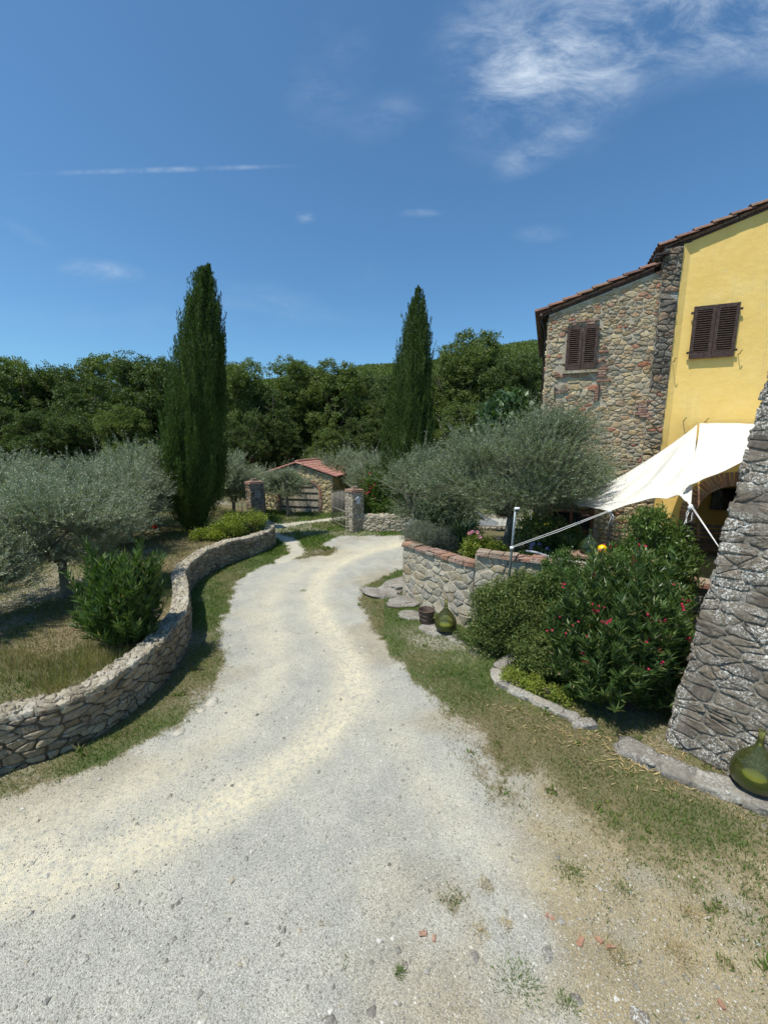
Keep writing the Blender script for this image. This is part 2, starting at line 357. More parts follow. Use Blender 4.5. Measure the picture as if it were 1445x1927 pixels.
M = {}
M['ground'] = m_ground()
WARM = [tuple(q * k for q, k in zip(c, (1.42, 1.30, 1.10))) for c in [(.26, .21, .14), (.33, .28, .19), (.20, .17, .125), (.30, .245, .15), (.23, .215, .185), (.38, .33, .23), (.27, .19, .12), (.21, .20, .17), (.34, .30, .22), (.29, .22, .14), (.25, .12, .075), (.31, .28, .22)]]
M['stone_house'] = m_stone('house_rubble_stone', WARM, .12, smear=.35)
M['stone_wall'] = m_stone('drystone', [(0.263, 0.205, 0.131), (0.326, 0.260, 0.167), (0.200, 0.155, 0.099), (0.294, 0.225, 0.135), (0.378, 0.310, 0.203), (0.242, 0.200, 0.140)], .35, .9, smear=.3, sc=(.30, .26, .19))
M['coping_stone'] = m_stone('coping_rubble', [(.34, .30, .22), (.40, .36, .27), (.29, .25, .18), (.44, .40, .32)], .45, .9, smear=.4)
M['joint_brown'] = m_plain('earthy_mortar', (.10, .08, .055), (.22, .18, .125), 9, .95, .9, .02)
M['stone_garden'] = m_stone('garden_wall_stone', [(.36, .31, .21), (.30, .27, .20), (.40, .36, .27), (.33, .26, .16), (.28, .26, .22), (.43, .39, .30)], .35, .9, smear=.75, sc=(.45, .42, .34))
M['stone_grey'] = m_stone('lichened_stone', [(0.153, 0.129, 0.098), (0.187, 0.158, 0.123), (0.132, 0.112, 0.090), (0.170, 0.141, 0.107), (0.204, 0.166, 0.123)], 1.0, 1.0, smear=.55, sc=(.24, .215, .17))
M['stone_dark'] = m_stone('weathered_and_shade_stone', [(0.195, 0.166, 0.120), (0.255, 0.207, 0.144), (0.150, 0.131, 0.102), (0.285, 0.221, 0.144), (0.330, 0.207, 0.120)], .3, .9, .6)  # dark from weathering on the house corner, painted shade on the left pillar
M['stone_gold'] = m_stone('golden_stone', [(0.480, 0.391, 0.200), (0.408, 0.333, 0.180), (0.540, 0.448, 0.250), (0.360, 0.299, 0.170), (0.504, 0.402, 0.200)], .1)
M['rock'] = m_stone('bedrock', [(.27, .25, .21), (.32, .29, .24), (.22, .2, .17)], .5, .9)
M['mortar'] = m_plain('lime_mortar', (.36, .31, .225), (.52, .46, .355), 14, .95, .8, .015)
M['mortar_dark'] = m_plain('joint_earth', (.05, .042, .03), (.13, .11, .08), 14, .95, .8, .015)
M['mortar_grey'] = m_stone('weathered_mortar', [(.19, .175, .145)], .9, 1.0)
M['brick'] = m_stone('old_brick', [(.33, .16, .105), (.28, .14, .10), (.37, .20, .13), (.26, .16, .12), (.34, .22, .16)], .35)
M['tile'] = m_stone('terracotta_tile', [(.22, .095, .065), (.27, .13, .085), (.18, .09, .065), (.17, .11, .08), (.26, .15, .09)], .25, .7, .35)
M['tile_red'] = m_stone('red_roof_tile', [(0.336, 0.142, 0.104), (0.376, 0.171, 0.123), (0.304, 0.133, 0.104), (0.400, 0.209, 0.152)], .15)
M['cap_brick'] = m_stone('coping_brick', [(0.288, 0.140, 0.090), (0.256, 0.148, 0.101), (0.320, 0.187, 0.125), (0.224, 0.140, 0.101), (0.280, 0.211, 0.156)], .45)
M['canvas'] = None

def m_plaster():
    m, nt, out = new_mat('yellow_plaster'); pos = wpos(nt)
    c = ramp(nt, tno(nt, 1.6, 6, .65, pos), [(.3, (.84, .56, .155)), (.5, (.88, .61, .185)), (.7, (.90, .65, .23))])
    mp = nd(nt, 'Mapping', Vector=pos); mp.inputs[3].default_value = (5, 5, .35)
    st = mrange(nt, tno(nt, 1.0, 6, .75, mp.outputs[0]), .52, .74, 0, .35)
    c = mixc(nt, st, c, (.60, .46, .22))
    c = mixc(nt, mrange(nt, tno(nt, 7, 6, .75, pos), .62, .74, 0, .7), c, (.80, .70, .44))
    bsdf(nt, out, Base__Color=c, Roughness=.92, Normal=bump(nt, mth(nt, 'ADD', tno(nt, 6, 4, .6, pos), mth(nt, 'MULTIPLY', tno(nt, 60, 4, .6, pos), .3)), .35, .03)); return m
M['plaster'] = m_plaster()
def m_canvas():
    m, nt, out = new_mat('cream_canvas'); pos = wpos(nt)
    c = ramp(nt, tno(nt, 2.2, 5, .6, pos), [(.3, (.85, .84, .79)), (.7, (.90, .89, .85))])
    b = nd(nt, 'BsdfPrincipled', Base__Color=c, Roughness=.85, Normal=bump(nt, tno(nt, 3.5, 3, .5, pos, .8), .5, .06))
    tr = nd(nt, 'BsdfTranslucent', Color=(.78, .70, .5, 1)); mx = nt.nodes.new('ShaderNodeMixShader'); mx.inputs[0].default_value = .34
    nt.links.new(b.outputs[0], mx.inputs[1]); nt.links.new(tr.outputs[0], mx.inputs[2]); nt.links.new(mx.outputs[0], out.inputs[0]); return m
M['canvas'] = m_canvas()
M['wood'] = m_plain('dark_stained_wood', (.025, .014, .011), (.12, .072, .052), 16, .65, .5, .004, lo=.35, hi=.75)
M['door_wood'] = m_plain('weathered_door_boards', (.012, .010, .009), (.045, .037, .031), 7, .8, .6, .006)
M['frame_wood'] = m_plain('brown_window_frame', (.13, .05, .025), (.22, .09, .05), 7, .5, .3, .003)
M['iron'] = m_plain('dark_iron', (.02, .018, .016), (.07, .05, .035), 20, .7, .3, .002, .3)
M['rust_iron'] = m_plain('grey_gate_iron', (.17, .155, .13), (.30, .28, .24), 20, .6, .3, .002, .3)
M['copper'] = m_plain('gutter_copper', (.03, .025, .022), (.09, .06, .045), 14, .5, .3, .002, .6)
M['pole'] = m_plain('galvanised_steel', (.14, .17, .18), (.26, .3, .31), 14, .45, .2, .001, .6)
M['rope'] = m_plain('white_rope', (.6, .59, .56), (.8, .79, .76), 120, .8, .9, .004)
M['barkc'] = m_plain('bark', (.055, .042, .03), (.16, .13, .10), 14, .95, 1, .02)
M['olive_bark'] = m_plain('olive_bark', (.11, .10, .08), (.28, .25, .20), 12, .95, 1, .025)
M['twig'] = m_plain('olive_twig', (.16, .15, .11), (.30, .28, .21), 12, .9, .2, .002)
M['white'] = m_plain('white_paint', (.72, .73, .74), (.78, .79, .8), 3, .25, .02, .001)
M['rubber'] = m_plain('black_rubber', (.015, .015, .015), (.035, .033, .03), 20, .8, .2, .002)
M['carglass'] = m_plain('tinted_window', (.015, .02, .024), (.03, .04, .045), 3, .05, 0, .001, 0, 2, 1.0)
M['hose'] = m_plain('grey_conduit', (.28, .29, .32), (.38, .39, .42), 14, .6, .2, .002)
M['bucket'] = m_plain('old_bucket_wood', (.075, .05, .04), (.19, .135, .105), 16, .8, .8, .006)
M['yellow'] = m_plain('yellow_plastic', (.85, .52, .0), (.9, .6, .01), 4, .35, .02, .001)
M['red'] = m_plain('red_plastic', (.6, .02, .015), (.7, .03, .02), 4, .4, .02, .001)
M['pot'] = m_plain('terracotta_pot', (.3, .13, .08), (.42, .2, .12), 9, .85, .3, .004)
M['leadpaint'] = m_plain('pale_plaque', (.4, .42, .46), (.55, .57, .6), 12, .6, .2, .002)
M['glass_green'] = m_thin('olive_green_glass', (.86, .88, .56))
M['glass_teal'] = m_thin('dark_green_glass', (.5, .68, .56))
M['water'] = m_plain('murky_rainwater', (.13, .14, .04), (.19, .20, .06), 5, .15, .0, .001)
M['oak'] = m_leaf('oak_leaves', [(0.041, 0.074, 0.014), (0.067, 0.105, 0.024), (0.092, 0.131, 0.033), (0.124, 0.160, 0.044)], .25, .55)
M['oak2'] = m_leaf('lighter_oak_leaves', [(0.060, 0.099, 0.019), (0.094, 0.138, 0.029), (0.136, 0.177, 0.042), (0.171, 0.204, 0.055)], .28, .55)
M['olive'] = m_leaf('olive_leaves', [(0.056, 0.089, 0.028), (0.091, 0.130, 0.043), (0.137, 0.184, 0.065), (0.205, 0.255, 0.108)], .15, .42, .5, (.22, .26, .19))
M['olive_pale'] = m_leaf('silver_olive_leaves', [(0.106, 0.138, 0.063), (0.162, 0.198, 0.095), (0.225, 0.264, 0.137), (0.323, 0.355, 0.200)], .15, .45, .5, (.27, .31, .24))
M['cypress'] = m_leaf('cypress_foliage', [(0.033, 0.062, 0.013), (0.051, 0.092, 0.019), (0.074, 0.121, 0.026), (0.102, 0.150, 0.036)], .2, .6, .25)
M['oleander'] = m_leaf('oleander_leaves', [(0.033, 0.075, 0.015), (0.052, 0.108, 0.023), (0.081, 0.145, 0.032), (0.141, 0.197, 0.050)], .22, .38, .5)
M['oleander_dark'] = m_leaf('dark_oleander_leaves', [(0.028, 0.064, 0.015), (0.047, 0.093, 0.021), (0.077, 0.132, 0.031), (0.144, 0.196, 0.054)], .2, .4, .5)
M['laurel'] = m_leaf('laurel_leaves', [(0.041, 0.086, 0.014), (0.068, 0.127, 0.023), (0.108, 0.172, 0.032), (0.176, 0.230, 0.050)], .22, .4, .45)
M['jasmine'] = m_leaf('creeper_leaves', [(0.054, 0.090, 0.022), (0.088, 0.138, 0.035), (0.135, 0.180, 0.045), (0.216, 0.228, 0.070)], .25, .5, .4)
M['bright'] = m_leaf('bright_creeper_leaves', [(0.044, 0.095, 0.023), (0.066, 0.131, 0.032), (0.094, 0.168, 0.041), (0.143, 0.210, 0.054)], .3, .45, .4)
M['yellowgreen'] = m_leaf('yellow_green_leaves', [(.10, .15, .02), (.17, .22, .03), (.25, .29, .045), (.33, .34, .07)], .35, .5, .4)
M['fig'] = m_leaf('fig_leaves', [(.03, .065, .02), (.045, .09, .03), (.065, .12, .04), (.10, .155, .06)], .25, .45, .5)
M['lavender'] = m_leaf('lavender_leaves', [(.11, .13, .095), (.15, .17, .125), (.20, .21, .17), (.13, .15, .10)], .15, .7, .2)
M['strap'] = m_leaf('strap_leaves', [(.025, .06, .02), (.04, .085, .03), (.06, .11, .04), (.09, .14, .06)], .2, .4, .4)
M['grass'] = m_leaf('grass_blades', [(0.061, 0.121, 0.020), (0.094, 0.165, 0.030), (0.132, 0.209, 0.045), (0.209, 0.231, 0.070)], .35, .6, .2)
M['straw'] = m_leaf('straw', [(.18, .145, .065), (.25, .205, .10), (.33, .275, .15), (.13, .13, .05)], .3, .7, .2)
M['red_petal'] = m_leaf('crimson_petals', [(.26, .008, .03), (.36, .012, .05), (.44, .03, .075), (.30, .012, .04)], .15, .6, .2)
M['pink_petal'] = m_leaf('pink_petals', [(.65, .22, .3), (.75, .35, .42), (.8, .45, .5), (.7, .3, .36)], .35, .6, .2)
M['blue_petal'] = m_leaf('blue_petals', [(.18, .2, .5), (.25, .27, .6), (.3, .32, .66), (.2, .2, .5)], .3, .6, .2)
M['lemon_petal'] = m_leaf('yellowed_leaves', [(.5, .42, .03), (.6, .5, .05), (.65, .55, .08), (.5, .45, .05)], .3, .6, .2)
M['dead_leaf'] = m_leaf('fallen_leaves', [(.34, .26, .12), (.45, .36, .19), (.3, .2, .09), (.55, .47, .28)], .2, .7, .2)

# ------------------------------------------------------------------ ground sheets
def axis(lo, hi, fine_lo, fine_hi, step, grow=1.07):
    a = list(np.arange(fine_lo, fine_hi + step / 2, step)); s = step; x = a[-1]
    while x < hi: s *= grow; x += s; a.append(x)
    s = step; x = a[0]; b = []
    while x > lo: s *= grow; x -= s; b.append(x)
    return np.array(b[::-1] + a)
xs = axis(-700, 700, -8.5, 7.5, .055); ys = axis(-40, 1200, 1.6, 9.0, .055, 1.012)
XX, YY = np.meshgrid(xs, ys); nx, ny = len(xs), len(ys); X1, Y1 = XX.ravel(), YY.ravel()
Z1 = hz(X1, Y1); G1 = grassy(X1, Y1); D1 = dry(X1, Y1)
d1 = seg_dist(X1, Y1, RUT1[::2]); d2 = seg_dist(X1, Y1, RUT2[::2]); d3 = seg_dist(X1, Y1, RUT3)
T1 = np.clip(np.exp(-(d1 / .36) ** 2) * 1.2 + np.exp(-(d2 / .5) ** 2) * .6 + .35 * np.exp(-(d3 / .3) ** 2) + .5 * (seg_dist(X1, Y1, PATH) < .35), 0, 1) * (.45 + .8 * fbm(X1, Y1, .5, 40))
DUST_SHADE = np.clip(.8 * sstep(5.2, 2.6, Y1) * sstep(-1.0, 1.2, X1) * sstep(.25, .55, fbm(X1, Y1, .9, 52)) + sstep(1.0, 3.2, X1) * sstep(6.5, 4.6, Y1) * (.5 + .8 * fbm(X1, Y1, .8, 50)) + .5 * sstep(.45, .62, fbm(X1, Y1, 1.4, 51)) * sstep(1.2, .2, np.abs(sdist(X1, Y1, ROAD))), 0, 1)  # near forecourt: tan dust plus painted shade between stones; elsewhere only dust
idx = np.arange(nx * ny).reshape(ny, nx)
QF = np.stack([idx[:-1, :-1], idx[:-1, 1:], idx[1:, 1:], idx[1:, :-1]], -1).reshape(-1, 4)
fx, fy = X1[QF].mean(1), Y1[QF].mean(1)
sdr = sdist(fx, fy, ROAD) + (fbm(fx, fy, .5, 60) - .5) * .3
kroad = sdr < .05; kg = (~kroad) & (sdist(fx, fy, LGARD) < 0) & (fy < 40); kt = (~kroad) & (sdist(fx, fy, TERR) < 0)
for nm, k in (('gravel_driveway', kroad), ('garden_ground', kg), ('terrace_ground', kt), ('ground', ~(kroad | kg | kt))):
    fq = QF[k]; un, inv = np.unique(fq, return_inverse=True)
    me = arr_mesh(nm, np.stack([X1[un], Y1[un], Z1[un]], 1), inv.reshape(fq.shape), M['ground'], True)
    for an, A in (('grass_cover', G1), ('dry', D1), ('track', T1), ('dust', DUST_SHADE)):
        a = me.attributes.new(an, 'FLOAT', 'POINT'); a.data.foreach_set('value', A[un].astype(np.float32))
    tag(link(nm, me), None, kind='structure')

# ------------------------------------------------------------------ leaves, twigs, blades (arrays)
def rv(n): return norm(rng.normal(size=(n, 3)))
def leaf_arr(p, d, L, W, up=None):
    n = len(p); d = norm(d); side = norm(np.cross(d, rv(n) if up is None else up)); L = np.broadcast_to(L, n)[:, None]; W = np.broadcast_to(W, n)[:, None]
    nr = np.cross(side, d)
    V = np.stack([p, p + d * L * .45 + side * W / 2 - nr * L * .03, p + d * L - nr * L * .12, p + d * L * .45 - side * W / 2 - nr * L * .03], 1).reshape(-1, 3)
    Fq = np.arange(4 * n).reshape(n, 4); return V, Fq
def stick_arr(a, b, w0):
    n = len(a); d = b - a; s = norm(np.cross(d, rv(n))) * w0 / 2
    V = np.stack([a - s, a + s, b + s * .4, b - s * .4], 1).reshape(-1, 3); return V, np.arange(4 * n).reshape(n, 4)
def join(parts):
    V = []; Fq = []; mi = []; o = 0
    for (v, f, m) in parts: V.append(v); Fq.append(f + o); mi.append(np.full(len(f), m)); o += len(v)
    return np.vstack(V), np.vstack(Fq), np.concatenate(mi)
def foliage(name, parts, mats, parent):
    V, Fq, mi = join(parts); return link(name, arr_mesh(name, V, Fq, mats, False, mi), parent)

def grass_stuff(name, n, region, hgt, label, wid=.006, keep=None):
    x0, x1, y0, y1 = region
    x = rng.uniform(x0, x1, n); y = np.exp(rng.uniform(math.log(y0), math.log(y1), n))
    k = np.ones(n, bool) if keep is None else keep(x, y); x, y = x[k], y[k]
    g = grassy(x, y); k = rng.random(len(x)) < g ** 1.6; x, y = x[k], y[k]; d = dry(x, y); m = len(x)
    z = hz(x, y); hh = rng.uniform(hgt[0], hgt[1], m) * (1.25 - .55 * d) * (1 + .9 * (fbm(x, y, .35, 70) - .5))
    a = rng.uniform(0, 2 * math.pi, m); ln = rng.uniform(.2, 1.1, m)
    p = np.stack([x, y, z - .004], 1); dd = np.stack([np.cos(a) * ln, np.sin(a) * ln, np.ones(m)], 1)
    V, Fq = leaf_arr(p, dd, hh, wid * (1 + y / 9)); mi = (rng.random(m) < d * .95).astype(int)
    tag(link(name, arr_mesh(name, V, Fq, [M['grass'], M['straw']], False, mi)), label, 'grass', kind='stuff')
offw = lambda x, y: seg_dist(x, y, LW[::4]) > .24
grass_stuff('verge_grass', 520000, (-8, 8, 2.2, 19), (.03, .07), 'short patchy grass on both verges of the gravel drive', .006, lambda x, y: (sdist(x, y, LGARD) > 0) & (sdist(x, y, TERR) > .15) & offw(x, y))
grass_stuff('garden_grass', 220000, (-22, -3, 4, 24), (.04, .11), 'dry and green grass under the olive trees', .008, lambda x, y: (sdist(x, y, LGARD) < -.2) & offw(x, y))
grass_stuff('far_grass', 90000, (-8, 5, 16, 34), (.05, .12), 'grass in front of the small stone shed', .012, lambda x, y: (sdist(x, y, LGARD) > 0) & (sdist(x, y, TERR) > 0) & offw(x, y))
# broad-leaved weeds and taller clumps at the wall foot and along the drive edge
wq = []
for q in range(520):
    x_ = rng.uniform(-6.5, 6.5); y_ = math.exp(rng.uniform(math.log(2.4), math.log(17)))
    A_, B_ = np.array([x_]), np.array([y_])
    if sdist(A_, B_, LGARD)[0] < .3 or sdist(A_, B_, TERR)[0] < .28: continue
    e_ = float(grassy(A_, B_)[0]); nearw = sdist(A_, B_, LGARD)[0] < .45 or sdist(A_, B_, TERR)[0] < .5
    if (e_ > .3 and rng.random() < .5) or (nearw and rng.random() < .9): wq.append((x_, y_, 1.7 if nearw else 1.0))
WP, WD, WL_ = [], [], []
for x_, y_, k_ in wq:
    m_ = int(rng.integers(9, 26)); a_ = rng.uniform(0, 6.28, m_); z_ = h1(x_, y_) if False else float(hz(np.array([x_]), np.array([y_]))[0])
    WP.append(np.stack([x_ + rng.normal(size=m_) * .03 * k_, y_ + rng.normal(size=m_) * .03 * k_, np.full(m_, z_)], 1)); WD.append(np.stack([np.cos(a_), np.sin(a_), rng.uniform(.3, 2.2, m_)], 1)); WL_.append(rng.uniform(.04, .11, m_) * k_)
WP, WD, WL_ = np.vstack(WP), np.vstack(WD), np.concatenate(WL_); V, Fq = leaf_arr(WP, WD, WL_, WL_ * rng.uniform(.12, .35, len(WL_)))
tag(link('weeds', arr_mesh('weeds', V, Fq, [M['grass'], M['straw']], False, (rng.random(len(WP)) < .3).astype(int))), 'broad leaved weeds scattered in the verges and at the wall feet', 'weeds', kind='stuff')
# taller grass just behind the near wall
n = 5200; u = rng.uniform(0, 260, n); v = rng.uniform(1215, 1318, n)
pp = np.array([P(a, b, .68) for a, b in zip(u, v)]); k = (sdist(pp[:, 0], pp[:, 1], LGARD) < -.28) & (fbm(pp[:, 0], pp[:, 1], .5, 81) > .42); pp = pp[k]; pp[:, 2] = hz(pp[:, 0], pp[:, 1])
V, Fq = leaf_arr(pp, np.array((0, 0, 1)) + rng.normal(size=(len(pp), 3)) * .28, rng.uniform(.12, .42, len(pp)), .006)
tag(link('tall_grass', arr_mesh('tall_grass', V, Fq, [M['grass'], M['straw']], False, (rng.random(len(pp)) < .8).astype(int))), 'tall seeding grass behind the near end of the drystone wall', 'grass', kind='stuff')

# loose gravel lying on the drive
n = 120000; x = rng.uniform(-7, 6.5, n); y = np.exp(rng.uniform(math.log(2.2), math.log(9.5), n))
g = grassy(x, y); tr = np.minimum(seg_dist(x, y, RUT1[::3]), seg_dist(x, y, RUT2[::3]))
k = (rng.random(n) < np.clip(1 - 1.6 * g, 0, 1) * (1 - .75 * np.exp(-(tr / .3) ** 2))) & (sdist(x, y, LGARD) > .3) & (sdist(x, y, TERR) > .3) & (np.abs(x) < y * 1.15 + .8)
x, y = x[k], y[k]; n = len(x); r = rng.gamma(3, .0011, n) + .002; r = np.minimum(r, .02); bigp = rng.random(n) < .006; r[bigp] = rng.uniform(.014, .03, bigp.sum())
O = np.array([(1, 0, 0), (0, 1, 0), (-1, 0, 0), (0, -1, 0), (0, 0, 1), (0, 0, -1)], float)
Vp = O[None] * (1 + rng.uniform(-.35, .35, (n, 6, 1))) + rng.uniform(-.25, .25, (n, 6, 3)); Vp *= r[:, None, None] * np.array((1.1, 1.1, .7))
a = rng.uniform(0, 6.28, n); ca, sa = np.cos(a)[:, None], np.sin(a)[:, None]
Vp = np.stack([Vp[..., 0] * ca - Vp[..., 1] * sa, Vp[..., 0] * sa + Vp[..., 1] * ca, Vp[..., 2]], -1) + np.stack([x, y, hz(x, y) + r * .25], 1)[:, None]
T8 = np.array([(0, 1, 4), (1, 2, 4), (2, 3, 4), (3, 0, 4), (1, 0, 5), (2, 1, 5), (3, 2, 5), (0, 3, 5)])
Fp = (T8[None] + np.arange(n)[:, None, None] * 6).reshape(-1, 3)
M['pebble'] = m_stone('pebbles', [(0.297, 0.282, 0.244), (0.406, 0.389, 0.338), (0.219, 0.210, 0.179), (0.485, 0.465, 0.409), (0.359, 0.320, 0.244), (0.578, 0.557, 0.495), (0.273, 0.263, 0.230)], 0, .2)
tag(link('gravel', arr_mesh('gravel', Vp.reshape(-1, 3), Fp, M['pebble'], False)), 'loose pale gravel scattered over the drive', 'gravel', kind='stuff')

# ------------------------------------------------------------------ rubble masonry: packed irregular stones on a surface
def cells(W, H, wr, hr, seed, skew=.22):
    r = np.random.default_rng(seed); S = []; y = -hr[1]
    while y < H + hr[1]:
        h = r.uniform(*hr) if r.random() < .8 else r.uniform(hr[0] * .6, hr[0]); x = -wr[1] + r.uniform(0, wr[0])
        while x < W + wr[1]:
            wd = r.uniform(*wr); S.append((x + wd / 2, y + h / 2 + r.normal() * h * skew, r.uniform(0, .16) * wd)); x += wd
        y += h
    S = np.array(S); k0 = r.random(len(S)) > .14; S = S[k0]; nx_ = int(len(S) * .2)
    S = np.vstack([S, np.stack([r.uniform(0, W, nx_), r.uniform(0, H, nx_), np.zeros(nx_)], 1)]); asp = (np.mean(wr) / np.mean(hr)) ** .95; A = S * np.array((1, asp, 1)); out = []
    R0 = wr[1] * 2.2
    for i, (cx, cyy, cw) in enumerate(A):
        d2_ = (A[:, 0] - cx) ** 2 + (A[:, 1] - cyy) ** 2; nb = np.where((d2_ < R0 * R0) & (d2_ > 1e-9))[0]; nb = nb[np.argsort(d2_[nb])][:18]
        poly = [(cx - R0 / 2, cyy - R0 / 2), (cx + R0 / 2, cyy - R0 / 2), (cx + R0 / 2, cyy + R0 / 2), (cx - R0 / 2, cyy + R0 / 2)]
        for j in nb:
            nxx, nyy = A[j, 0] - cx, A[j, 1] - cyy; dd = math.hypot(nxx, nyy); nxx /= dd; nyy /= dd
            off = (dd + (cw * cw - A[j, 2] ** 2) / dd) / 2
            q = []
            for a_, b_ in zip(poly, poly[1:] + poly[:1]):
                da = (a_[0] - cx) * nxx + (a_[1] - cyy) * nyy - off; db = (b_[0] - cx) * nxx + (b_[1] - cyy) * nyy - off
                if da <= 0: q.append(a_)
                if (da < 0) != (db < 0) and da != db: t = da / (da - db); q.append((a_[0] + t * (b_[0] - a_[0]), a_[1] + t * (b_[1] - a_[1])))
            poly = q
            if len(poly) < 3: break
        if len(poly) < 3: continue
        q = np.array(poly) / np.array((1, asp)); q[:, 0] = np.clip(q[:, 0], 0, W); q[:, 1] = np.clip(q[:, 1], 0, H)
        ar = .5 * abs(np.dot(q[:, 0], np.roll(q[:, 1], 1)) - np.dot(q[:, 1], np.roll(q[:, 0], 1)))
        if ar < wr[0] * hr[0] * .15: continue
        out.append(q)
    return out
def stones(mb, cl_, fmap, gap=.012, bulge=.03, sink=.015, m=0, seed=0, keep=None, rnd=1, rough=.10, tl=.10):
    """fmap(u, v, d) arrays -> points; d is the height above the wall face"""
    r = np.random.default_rng(seed)
    for q in cl_:
        c = q.mean(0)
        if keep is not None and not keep(c[0], c[1]): continue
        ext = q.max(0) - q.min(0); rad = max(.02, min(ext) / 2); s = max(.4, 1 - gap / rad); q = c + (q - c) * s
        e = []                                            # drop tiny edges then round the corners
        for a_, b_ in zip(q, np.roll(q, -1, 0)):
            if np.hypot(*(a_ - b_)) > .012: e.append(a_)
        q = np.array(e)
        if len(q) < 3: continue
        for _ in range(rnd):
            nq = np.roll(q, -1, 0); q = np.stack([q * .89 + nq * .11, q * .5 + nq * .5 + r.normal(size=q.shape) * rad * .07, q * .11 + nq * .89], 1).reshape(-1, 2)
        n = len(q); bl = bulge * r.uniform(.55, 1.35) * min(1.0, rad / .06 + .25); tilt = r.normal(size=2) * tl
        rings = []
        for sc, dep in ((1.0, -sink), (.985, bl * .5), (.9, bl * .95), (.55, bl * 1.05)):
            p = c + (q - c) * sc + r.normal(size=q.shape) * rad * .025
            dv = dep + (tilt[0] * (p[:, 0] - c[0]) + tilt[1] * (p[:, 1] - c[1])) * (dep > 0) + r.normal(size=n) * bl * rough * 1.6 * (dep > 0)
            rings.append(fmap(p[:, 0], p[:, 1], dv))
        ctr = fmap(np.array([c[0]]), np.array([c[1]]), np.array([bl * (1.0 + r.normal() * .15)]))
        V = np.vstack(rings + [ctr]); Fs = []
        for k_ in range(3):
            for j in range(n):
                j2 = (j + 1) % n; Fs.append((k_ * n + j, k_ * n + j2, (k_ + 1) * n + j2, (k_ + 1) * n + j))
        Fs += [(3 * n + j, 3 * n + (j + 1) % n, 4 * n) for j in range(n)]
        mb.add(V, Fs, m, True)
def plane_map(o, U, Vv, N):
    o, U, Vv, N = (np.array(q, float) for q in (o, U, Vv, N))
    return lambda u, v, d: o + np.outer(u, U) + np.outer(v, Vv) + np.outer(d, N)
def poly_map(line, off, z0=0.0, lean=0.0):
    """follow a ground line; u along it, v up, d outward (right of the line)"""
    line = np.asarray(line, float); seg = np.diff(line, axis=0); L = np.hypot(seg[:, 0], seg[:, 1]); S = np.concatenate([[0], np.cumsum(L)])
    tn = seg / L[:, None]; tv = np.vstack([tn[:1], (tn[:-1] + tn[1:]) / 2, tn[-1:]]); tv = norm(tv); nr = np.stack([tv[:, 1], -tv[:, 0]], 1)
    def f(u, v, d):
        u = np.clip(u, 0, S[-1]); x = np.interp(u, S, line[:, 0]); y = np.interp(u, S, line[:, 1])
        a = np.interp(u, S, nr[:, 0]); b = np.interp(u, S, nr[:, 1]); q = off + d - lean * v
        return np.stack([x + a * q, y + b * q, z0 + v], 1)
    return f, S[-1]
def strip(mb, line, off0, off1, z0, z1, m=0):
    """solid wall core between two offsets of a line"""
    fa, L = poly_map(line, off0); n = len(line); u = np.linspace(0, L, n * 2); k = len(u); fb, _ = poly_map(line, off1)
    z0 = np.full(k, z0); z1 = np.interp(u, np.linspace(0, L, len(z1)), z1) if np.ndim(z1) else np.full(k, z1)
    A = fa(u, z0, u * 0); B = fa(u, z1, u * 0); Cc = fb(u, z1, u * 0); D = fb(u, z0, u * 0); Fs = []
    for i in range(k - 1):
        for a, b in ((0, 1), (1, 2), (2, 3)): Fs.append((a * k + i, b * k + i, b * k + i + 1, a * k + i + 1))
    Fs += [(0, k, 2 * k, 3 * k), (k - 1, 4 * k - 1, 3 * k - 1, 2 * k - 1)]
    mb.add(np.vstack([A, B, Cc, D]), Fs, m)

# ------------------------------------------------------------------ the long drystone wall on the left
TH = .38; WT = .85
mb = MB(); zt = WT - .03
f, L = poly_map(LW, TH / 2 - .03)
wob = lambda u: .03 * np.sin(u * 1.7) + .02 * np.sin(u * 4.1)
strip(mb, LW, TH / 2 - .04, -TH / 2 + .03, -.1, (zt - .015) + WT * wob(np.linspace(0, L, 300)), 1)
cl_ = cells(L, WT - .02, (.12, .42), (.06, .19), 5); stones(mb, cl_, lambda u, v, d: f(u, v * (1 + wob(u)), d), .008, .035, .03, 0, 5)
lw = mb.build('drystone_wall', [M['stone_wall'], M['joint_brown']]); tag(lw, 'long curving drystone retaining wall along the left side of the drive', 'wall')
mb = MB(); fz, L = poly_map(LW, -TH / 2 + .0)
cl_ = cells(L, TH, (.07, .26), (.06, .2), 6, .3)
stones(mb, cl_, lambda u, v, d: fz(u, 0 * u, v) * np.array((1, 1, 0)) + np.stack([0 * u, 0 * u, zt + d + wob(u) * WT], 1), .003, .035, .06, 0, 6, None, 1, .3, .14)
mb.build('coping', [M['coping_stone']], lw)

